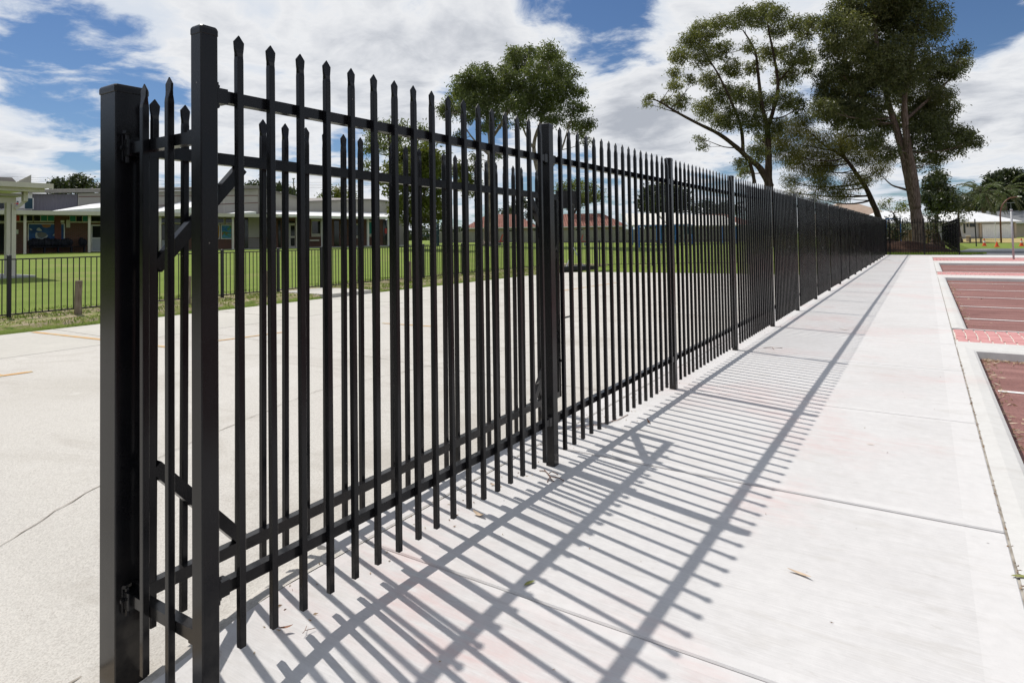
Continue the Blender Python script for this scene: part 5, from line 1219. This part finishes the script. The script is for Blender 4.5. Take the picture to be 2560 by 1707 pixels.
# playground climbing frame in blue
b0 = at(1620, 613, 58); zg = gz1(b0.x, b0.y); pg = empty('climbing_frame', (b0.x, b0.y, zg), YAW, label='blue steel climbing frame on the grass seen through the second panel', cat='playground')
for x_ in (-0.8, 0.85, 2.6, 3.1, 4.2):
    mb = MB(); mb.tube([(x_, 0, 0), (x_, 0, 2.1)], 0.07, 8); mb.build('post', 'blue_paint', pg)
mb = MB(); mb.tube([(-0.8, 0, 2.0), (4.2, 0, 2.0)], 0.05, 8); mb.build('top_bar', 'blue_paint', pg)
MB().box((2.6, -0.4, 1.0), (3.1, 0.5, 1.12)).build('platform', 'navy_panel', pg); MB().box((3.3, -0.05, 1.2), (4.1, 0.05, 1.9)).build('panel', 'navy_panel', pg)
b0 = gnd(2217, 604, 0.05); pg = empty('climbing_frame', (b0.x, b0.y, 0.02), YAW, label='pair of blue posts behind the end fence left of the trunk', cat='playground')
b0 = at(2217, 610, 56); pg.location = (b0.x, b0.y, 0.0)
for x_ in (0.0, 1.25):
    mb = MB(); mb.tube([(x_, 0, 0), (x_, 0, 2.7)], 0.06, 8); mb.build('post', 'blue_paint', pg)
mb = MB(); mb.tube([(0, 0, 2.6), (1.25, 0, 2.6)], 0.05, 8); mb.build('top_bar', 'blue_paint', pg)
# sheet fence behind the field
a, b_ = at(1075, 609, 80), at(1960, 607, 78); w = (b_ - a).length; zg = gz1((a.x + b_.x) / 2, (a.y + b_.y) / 2)
sf = empty('sheet_fence', ((a.x + b_.x) / 2, (a.y + b_.y) / 2, zg - 0.15), math.atan2((b_ - a).y, (b_ - a).x), label='grey brown corrugated sheet fence behind the playing field', cat='fence')
npn = 18
for k in range(npn):
    x0_ = -w / 2 + w * k / npn; mb = MB(); ns = 24; front = []
    for i in range(ns + 1):
        front.append((x0_ + 0.05 + (w / npn - 0.1) * i / ns, 0.03 * (1 if (i // 2) % 2 else -1), 0))
    mb.add([p_ for p_ in front] + [(p_[0], p_[1], 1.75) for p_ in front], [(i, i + 1, ns + 2 + i, ns + 1 + i) for i in range(ns)])
    mb.build('panel', 'corrugated_fence', sf); MB().box((x0_ - 0.04, -0.05, 0), (x0_ + 0.04, 0.05, 1.8)).build('post', 'corrugated_fence', sf)
# timber fence and mulch bed behind the end fence
a, b_ = at(2195, 606, 62), at(2345, 606, 60); w = (b_ - a).length
tf = empty('paling_fence', ((a.x + b_.x) / 2, (a.y + b_.y) / 2, 0.0), math.atan2((b_ - a).y, (b_ - a).x), label='brown timber paling fence behind the end fence and trunk', cat='fence')
npn = int(w / 0.16); plm = MB().box((0, 0, 0), (0.145, 0.02, 1.65)).mesh('paling', 'wood_fence')
for k in range(npn): inst('paling', plm, tf, (-w / 2 + k * 0.16, 0, random.uniform(-0.03, 0.03)))
b0 = gnd(2240, 618, 0.0); mb = MB(); nn = 26
for i in range(nn):
    for j in range(nn):
        u_, v_ = i / (nn - 1) * 2 - 1, j / (nn - 1) * 2 - 1; rr = math.hypot(u_, v_)
        mb.v.append((u_ * 3.6, v_ * 2.2, max(0, 1 - rr ** 2) ** 0.8 * 0.85 + 0.10 * math.sin(7 * u_ + 3) * math.sin(9 * v_) * max(0, 1 - rr) - 0.06))
for i in range(nn - 1):
    for j in range(nn - 1):
        a_ = i * nn + j; mb.f.append((a_, a_ + nn, a_ + nn + 1, a_ + 1)); mb.mi.append(0)
o = tag(mb.build('mulch_mound', 'mulch', smooth=True), 'brown mulch heap, darkened for shade, behind the left half of the end fence', 'mulch'); o.location = (b0.x + 0.6, 53.5, 0.0)
# basketball hoop seen from behind
hb = gnd(1437, 673, 0.06); hp = empty('basketball_hoop', (hb.x, hb.y, gz1(hb.x, hb.y)), YAW + 0.35, label='portable basketball hoop with black backboard at the end of the driveway', cat='basketball hoop')
MB().box((-0.75, -0.4, 0), (0.75, 0.45, 0.18)).build('base', 'black_small', hp)
mb = MB(); mb.tube([(0, 0.2, 0.15), (0, 0.05, 2.6), (0, 0.0, 2.9)], 0.055, 8); mb.build('pole', 'black_small', hp)
mb = MB(); mb.tube([(0, 0.15, 0.9), (-0.55, -0.3, 0.15)], 0.025, 6); mb.tube([(0, 0.12, 1.0), (0.25, -0.35, 0.15)], 0.025, 6); mb.build('strut', 'galv', hp)
mb = MB(); mb.box((-0.62, 0.5, 2.75), (0.62, 0.54, 3.55)); mb.build('backboard', 'black_small', hp)
mb = MB()
for i in range(6):
    x_ = -0.6 + i * 0.24; mb.bar((x_, 0.485, 2.76), (x_, 0.485, 3.54), 0.03, 0.03)
for i in range(4):
    z_ = 2.78 + i * 0.245; mb.bar((-0.6, 0.48, z_), (0.6, 0.48, z_), 0.03, 0.03)
mb.bar((-0.58, 0.475, 2.8), (0.58, 0.475, 3.5), 0.02, 0.02); mb.bar((-0.58, 0.475, 3.5), (0.58, 0.475, 2.8), 0.02, 0.02)
mb.build('board_frame', 'black_small', hp)
mb = MB(); mb.bar((0, 0.02, 2.85), (0, 0.48, 3.1), 0.05, 0.05); mb.bar((0, 0.05, 2.5), (0, 0.48, 2.85), 0.05, 0.05); mb.build('arm', 'black_small', hp)
mb = MB(); mb.tube([(0.225 * math.cos(a), 0.78 + 0.225 * math.sin(a), 2.95) for a in np.linspace(0, 2 * pi, 17)], 0.012, 5, False); mb.build('rim', 'cone_orange', hp)
# small field clutter
b0 = at(1225, 604, 66); zg = gz1(b0.x, b0.y)
mb = MB(); mb.rectsec(0, 0, [(0, 0.42, 0.35), (1.0, 0.45, 0.38)], 0.06); o = one('storage_bin', mb, 'green_plastic', loc=(b0.x, b0.y, zg), label='teal storage bin beside the pale gum trunk', cat='bin')
mb = MB(); mb.rectsec(0, 0, [(1.001, 0.47, 0.40), (1.08, 0.45, 0.36), (1.18, 0.25, 0.2)], 0.05); mb.build('lid', 'paper', o)
for px, py, lab in ((1255, 606, 'red play chair right of the teal bin'), (1457, 606, 'red play chair right of the basketball pole'), (1116, 602, 'red play chair near the rounded yellow green tree')):
    b0 = at(px, py, 64); zg = gz1(b0.x, b0.y); st = empty('play_chair', (b0.x, b0.y, zg), label=lab, cat='chair', group='red play chairs')
    MB().box((-0.3, -0.25, 0.35), (0.3, 0.25, 0.45)).build('seat', 'red_plastic', st); MB().bar((-0.3, 0.2, 0.45), (-0.1, 0.3, 1.1), 0.4, 0.08).build('backrest', 'red_plastic', st)
    for x_ in (-0.25, 0.25): MB().box((x_ - 0.04, -0.2, 0), (x_ + 0.04, 0.2, 0.35)).build('leg', 'galv', st)
# dark play equipment near the tree at the school end
b0 = at(1070, 606, 62); zg = gz1(b0.x, b0.y); st = empty('play_tower', (b0.x, b0.y, zg), YAW, label='dark play tower in the shade right of the school building', cat='playground')
for x_ in (-0.9, 0.9):
    for y_ in (0, 1.2): MB().box((x_ - 0.06, y_ - 0.06, 0), (x_ + 0.06, y_ + 0.06, 2.2)).build('post', 'navy_panel', st)
MB().box((-0.95, -0.06, 0.95), (0.95, 1.26, 1.05)).build('platform', 'navy_panel', st); MB().box((-0.95, -0.08, 1.5), (0.95, -0.02, 1.56)).build('rail', 'galv', st)
MB().poly_extrude([(-1.1, -0.2, 2.2), (1.1, -0.2, 2.2), (0, -0.2, 2.6)], (0, 1.6, 0)).build('roof', 'navy_panel', st)

# ------------------------------------------------------------------ right-hand street furniture
sg = gnd(2534.4, 648.2, 0.0); pole = empty('sign_pole', (sg.x, sg.y, 0), label='plain grey steel sign pole standing in the far brick strip', cat='pole')
mb = MB(); mb.tube([(0, 0, -0.1), (-0.03, 0, 2.46)], 0.045, 12); mb.build('shaft', 'galv', pole, True); mb = MB(); mb.tube([(-0.03, 0, 2.461), (-0.03, 0, 2.54)], 0.06, 12); mb.build('cap', 'galv', pole, True)
lp = gnd(2503, 607, 0.0); lamp = empty('street_lamp', (lp.x, lp.y, 0), YAW - 0.1, label='brown curved neck street lamp in front of the white house', cat='lamp post')
pts = [(0, 0, 0), (0, 0, 3.2)] + [(0.03 + 1.5 * (1 - math.cos(a)), 0, 3.2 + 1.95 * math.sin(a)) for a in np.linspace(0.12, pi / 2, 9)] + [(1.9, 0, 5.2)]
mb = MB(); mb.tube(pts, [0.085, 0.075] + [0.06] * 9 + [0.05], 10); mb.build('pole', 'lamp_brown', lamp, True)
MB().rectsec(0, 0, [(-0.07, 0.16, 0.10), (0.0, 0.24, 0.13), (0.09, 0.18, 0.1)], 0.04).build('lamp_head', 'trim_white', lamp, loc=(2.12, 0, 5.2))
pp = gnd(2441, 616, 0.0); pole = empty('marker_pole', (pp.x, pp.y, 0), label='thin dark pole on the grass left of the cones', cat='pole'); mb = MB(); mb.tube([(0, 0, 0), (-0.05, 0, 2.45)], 0.05, 8); mb.build('shaft', 'wire', pole); mb = MB(); mb.tube([(-0.05, 0, 2.451), (-0.05, 0, 2.51)], 0.058, 8); mb.build('cap', 'wire', pole)
pp = gnd(2489, 607, 0.0); pole = empty('marker_pole', (pp.x, pp.y, 0), label='thin white pole in front of the garage door', cat='pole'); mb = MB(); mb.tube([(0, 0, 0), (0.03, 0, 2.4)], 0.035, 8); mb.build('shaft', 'trim_white', pole); mb = MB(); mb.tube([(0.03, 0, 2.401), (0.03, 0, 2.44)], 0.042, 8); mb.build('cap', 'trim_white', pole)
def cone(px, py, h, band, label):
    c = gnd(px, py, 0.0); root = empty('traffic_cone', (c.x, c.y, 0.02), label=label, cat='traffic cone', group='traffic cones on the far verge')
    MB().rectsec(0, 0, [(0, 0.20, 0.20), (0.04, 0.19, 0.19)], 0.03).build('base', 'cone_orange', root)
    mb = MB(); r = lambda f: 0.15 * (1 - f) + 0.03 * f
    mb.tube([(0, 0, 0.04), (0, 0, h)], [r(0), r(1)], 14); mb.build('body', 'cone_orange', root, False)
    if band:
        mb = MB(); mb.tube([(0, 0, h * 0.45), (0, 0, h * 0.72)], [r(.45) + 0.006, r(.72) + 0.006], 14); mb.build('band', 'paper', root)
cone(2461, 615.5, 0.68, True, 'traffic cone with a white band right of the thin dark pole')
cone(2492.5, 618, 0.46, False, 'small plain orange cone near the road below the garage')
cone(2554, 616, 0.68, True, 'traffic cone with a white band at the right edge')
lb = gnd(2421, 603.5, 0.0); st = empty('letterbox_pillar', (lb.x, lb.y, 0), label='pale masonry letterbox pillar in front of the white house', cat='letterbox'); MB().box((-0.24, -0.24, 0), (0.24, 0.24, 0.72)).build('pillar', 'render_tan', st); MB().box((-0.29, -0.29, 0.722), (0.29, 0.29, 0.82)).build('cap', 'trim_white', st)
a, b_ = gnd(2397, 607, 0.0), gnd(2455, 607, 0.0); mid = (a + b_) / 2; st = empty('log_rail', (mid.x, mid.y, 0), math.atan2((b_ - a).y, (b_ - a).x), label='low timber rail along the far verge', cat='rail'); w = (b_ - a).length
MB().bar((-w / 2, 0, 0.62), (w / 2, 0, 0.62), 0.1, 0.1).build('rail', 'timber', st)
for k in range(3): MB().box((-w / 2 + 0.1 + k * (w - 0.2) / 2 - 0.07, -0.07, -0.05), (-w / 2 + 0.1 + k * (w - 0.2) / 2 + 0.07, 0.07, 0.57)).build('post', 'timber', st)
for px, py, d_, lab in ((2359, 521, 100, 'television aerial above the white roof right of the trunk'), (2527, 507.5, 128, 'television aerial on the grey roof at the right')):
    p_ = at(px, py, d_); st = empty('roof_aerial', (p_.x, p_.y, p_.z - 2.2), YAW, label=lab, cat='aerial', group='television aerials'); mb = MB(); mb.tube([(0, 0, 0), (0, 0, 2.2)], 0.03, 6); mb.build('mast', 'galv', st)
    mb = MB(); mb.bar((-0.75, 0, 2.2), (0.75, 0, 2.25), 0.05, 0.05)
    for k in range(7): mb.bar((-0.7 + k * 0.23, -0.35, 2.22), (-0.7 + k * 0.23, 0.35, 2.22), 0.02, 0.02)
    mb.build('antenna', 'galv', st)

# ------------------------------------------------------------------ grass blades, leaf litter, fallen leaves
def blades(n, xr_, yr_, hgt, wid, keep):
    x = rng.uniform(*xr_, n); y = rng.uniform(*yr_, n)
    k = keep(x, y); x, y = x[k], y[k]; z = gz(x, y) + 0.02
    dv = unit(np.stack([rng.normal(0, .5, len(x)), rng.normal(0, .5, len(x)), np.ones(len(x))], 1))
    h_ = hgt
    return np.stack([x, y, z + h_ * 0.4], 1), dv
c1, d1 = blades(30000, (-16.3, -13.15), (2.5, 26), 0.07, 0.012, lambda x, y: (np.sin(x * 3.1 + y * 0.9) + np.sin(y * 2.3 - x * 4.7) + rng.normal(0, 0.7, len(x)) > 0.1) & ~((y > 11.3) & (y < 13.0)))
me = leaf_mesh('grass_tufts', c1, d1, 0.075, 0.014, np.clip(rng.normal(0.5, 0.28, len(c1)), 0, 1), 'grass_blade')
o = bpy.data.objects.new('grass_tufts', me); COL.objects.link(o); tag(o, 'ragged grass tufts along the driveway verge', 'grass', kind='stuff')
c1, d1 = blades(9000, (-2.3, 3.2), (47.75, 50.5), 0.12, 0.02, lambda x, y: x < 1.6 + (y - 47) * 0.6)
me = leaf_mesh('grass_tufts', c1, d1, 0.16, 0.03, np.clip(rng.normal(0.45, 0.25, len(c1)), 0, 1), 'grass_blade')
o = bpy.data.objects.new('grass_tufts', me); COL.objects.link(o); tag(o, 'grass growing under the end fence', 'grass', kind='stuff')
# litter in the gutter and along the verge (uncountable scraps)
def litter(name, label, pts, ln, wd, tone):
    n = len(pts); dv = unit(np.stack([rng.normal(size=n), rng.normal(size=n), rng.normal(0, 0.15, n)], 1))
    o = bpy.data.objects.new(name, leaf_mesh(name, pts, dv, ln, wd, np.clip(rng.normal(tone, 0.25, n), 0, 1), 'dead_leaf')); COL.objects.link(o); return tag(o, label, 'leaf litter', kind='stuff')
g1 = np.concatenate([np.stack([0.56 + np.abs(rng.normal(0, 0.35, 90)), 9.93 - np.abs(rng.normal(0, 0.10, 90)), np.full(90, PZ + 0.012)], 1),
                     np.stack([0.535 + np.abs(rng.normal(0, 0.05, 160)), rng.uniform(4, 9.9, 160), np.full(160, PZ + 0.01)], 1),
                     np.stack([0.535 + np.abs(rng.normal(0, 0.10, 120)), rng.uniform(12.2, 24.5, 120), np.full(120, PZ + 0.01)], 1),
                     np.stack([rng.uniform(0.55, 3.5, 50), rng.uniform(5, 24, 50), np.full(50, PZ + 0.01)], 1)])
litter('gutter_litter', 'dry leaf scraps gathered in the car park gutter', g1, 0.075, 0.014, 0.75)
g2 = np.stack([rng.uniform(-15.6, -13.3, 900), rng.uniform(3.5, 25, 900), np.zeros(900)], 1); g2[:, 2] = gz(g2[:, 0], g2[:, 1]) + 0.035
litter('verge_litter', 'dry leaf scraps scattered over the verge', g2, 0.09, 0.03, 0.85)
g4 = np.stack([rng.normal(-2.30, 0.10, 420), rng.uniform(1.3, 14, 420), np.full(420, 0.004)], 1); g4[:, 2] += zpath(g4[:, 1])
litter('fence_litter', 'leaf crumbs and grit caught along the foot of the fence', g4, 0.020, 0.007, 0.35)
g5 = np.stack([rng.uniform(-2.1, 0.2, 60), rng.uniform(1.6, 12, 60), np.full(60, 0.003)], 1)
litter('path_litter', 'scattered tiny leaf scraps on the footpath', g5, 0.014, 0.005, 0.5)
g3 = np.stack([0.302 + rng.normal(0, 0.005, 150), rng.uniform(1.5, 11, 150), np.full(150, 0.001)], 1)
litter('joint_litter', 'brown crumbs caught in the joint beside the kerb', g3, 0.022, 0.008, 0.2)
# single fallen leaves on the path
def fallen(name, px, py, ln, wd, ang, curl, tone_mat, label, lift=0.003):
    c = gnd(px, py, 0.0); mb = MB(); n = 9; vs = []
    for i in range(n):
        t_ = i / (n - 1); x_ = (t_ - 0.5) * ln; w_ = wd * math.sin(pi * min(1, t_ * 0.96 + 0.02)) ** 0.8 + 0.001; bow = 0.10 * ln * math.sin(pi * t_); z_ = lift + curl * ln * (2 * t_ - 1) ** 2
        vs += [(x_, bow + w_ / 2, z_ + 0.15 * w_), (x_, bow, z_), (x_, bow - w_ / 2, z_ + 0.15 * w_)]
    mb.add(vs, [(3 * i, 3 * i + 1, 3 * i + 4, 3 * i + 3) for i in range(n - 1)] + [(3 * i + 1, 3 * i + 2, 3 * i + 5, 3 * i + 4) for i in range(n - 1)])
    o = one(name, mb, tone_mat, True, label=label, cat='leaf'); o.location = (c.x, c.y, 0.0); o.rotation_euler = (0, 0, ang); return o
varied('leaf_tan', (0.50, 0.38, 0.27), (0.58, 0.46, 0.34), 30, 0.7, 0.2); varied('leaf_brown', (0.20, 0.095, 0.06), (0.30, 0.16, 0.10), 40, 0.7, 0.2)
varied('leaf_green', (0.20, 0.22, 0.06), (0.27, 0.26, 0.09), 30, 0.6, 0.3); varied('twig', (0.16, 0.085, 0.06), (0.30, 0.19, 0.14), 30, 0.8, 0.2)
fallen('fallen_leaf', 1998, 1438, 0.105, 0.018, -0.25, 0.10, 'leaf_tan', 'pale tan sickle shaped leaf lying alone on the open path', 0.004)
fallen('fallen_leaf', 2556, 1445, 0.085, 0.022, 0.35, 0.06, 'leaf_green', 'olive green leaf at the right edge near the kerb')
fallen('fallen_leaf', 1324, 1460, 0.06, 0.018, 1.25, 0.06, 'leaf_green', 'small yellow green leaf among the fence shadows')
fallen('fallen_leaf', 714, 1572, 0.055, 0.014, 0.9, 0.18, 'leaf_brown', 'small curled brown leaf below the second picket')
fallen('fallen_leaf', 1196, 1290, 0.085, 0.030, -0.15, 0.26, 'leaf_tan', 'large curled brown leaf under the seventh picket')
fallen('fallen_leaf', 1620, 1056, 0.085, 0.016, -1.0, 0.22, 'leaf_brown', 'red brown leaf lying across the lower rail shadow')
fallen('fallen_leaf', 2176, 1112, 0.05, 0.008, 0.0, 0.05, 'leaf_tan', 'thin pale leaf scrap in the middle of the path')
fallen('fallen_leaf', 2110, 825, 0.16, 0.02, -0.3, 0.1, 'leaf_brown', 'dark leaf lying on the path beside the far rail shadow')
fallen('fallen_leaf', 1232, 1213, 0.028, 0.018, 0.4, 0.2, 'leaf_tan', 'tiny curled leaf between the ninth and tenth pickets')
def twigs(px, py, segs, label, mat='twig', r=0.0028):
    c = gnd(px, py, 0.0); mb = MB()
    for s_ in segs: mb.tube([(x_, y_, z_) for x_, y_, z_ in s_], r, 5)
    o = one('fallen_twig', mb, mat, True, label=label, cat='twig'); o.location = (c.x, c.y, 0.0); return o
twigs(1375, 1195, [[(-.10, .10, .004), (-.03, .03, .012), (.03, -.03, .006), (.05, -.04, .004)], [(-.03, .03, .012), (-.02, .06, .02), (.02, .07, .004)], [(0, 0, .01), (.06, .01, .012), (.10, .0, .004)], [(.0, .0, .008), (.02, -.07, .004)], [(-.08, .08, .005), (-.12, .07, .004)]], 'tangle of dry bark and twigs at the foot of the second post')
twigs(1512, 1062, [[(-.16, -.20, .004), (-.05, -.05, .008), (.04, .16, .006), (.05, .36, .004)]], 'long red brown twig lying under the second fence panel', 'leaf_brown')
twigs(765, 1575, [[(-.02, .02, .001), (0, -.005, .002), (.005, -.02, .001)], [(0, -.005, .002), (.02, .03, .001)]], 'tiny forked twig on the path near the third picket', r=0.0012)
twigs(1930, 870, [[(-.10, -.05, .004), (.0, .0, .010), (.12, .05, .004)], [(0, 0, .01), (.05, -.12, .004)]], 'thin twig beside the fourth fence post')
twigs(2205, 652, [[(-.4, -.1, .01), (.1, .1, .05), (.5, -.05, .01)], [(.1, .1, .05), (.35, .5, .01)]], 'pale fallen branch on the path by the far end of the fence')
print('LEAVES', leaves_total)
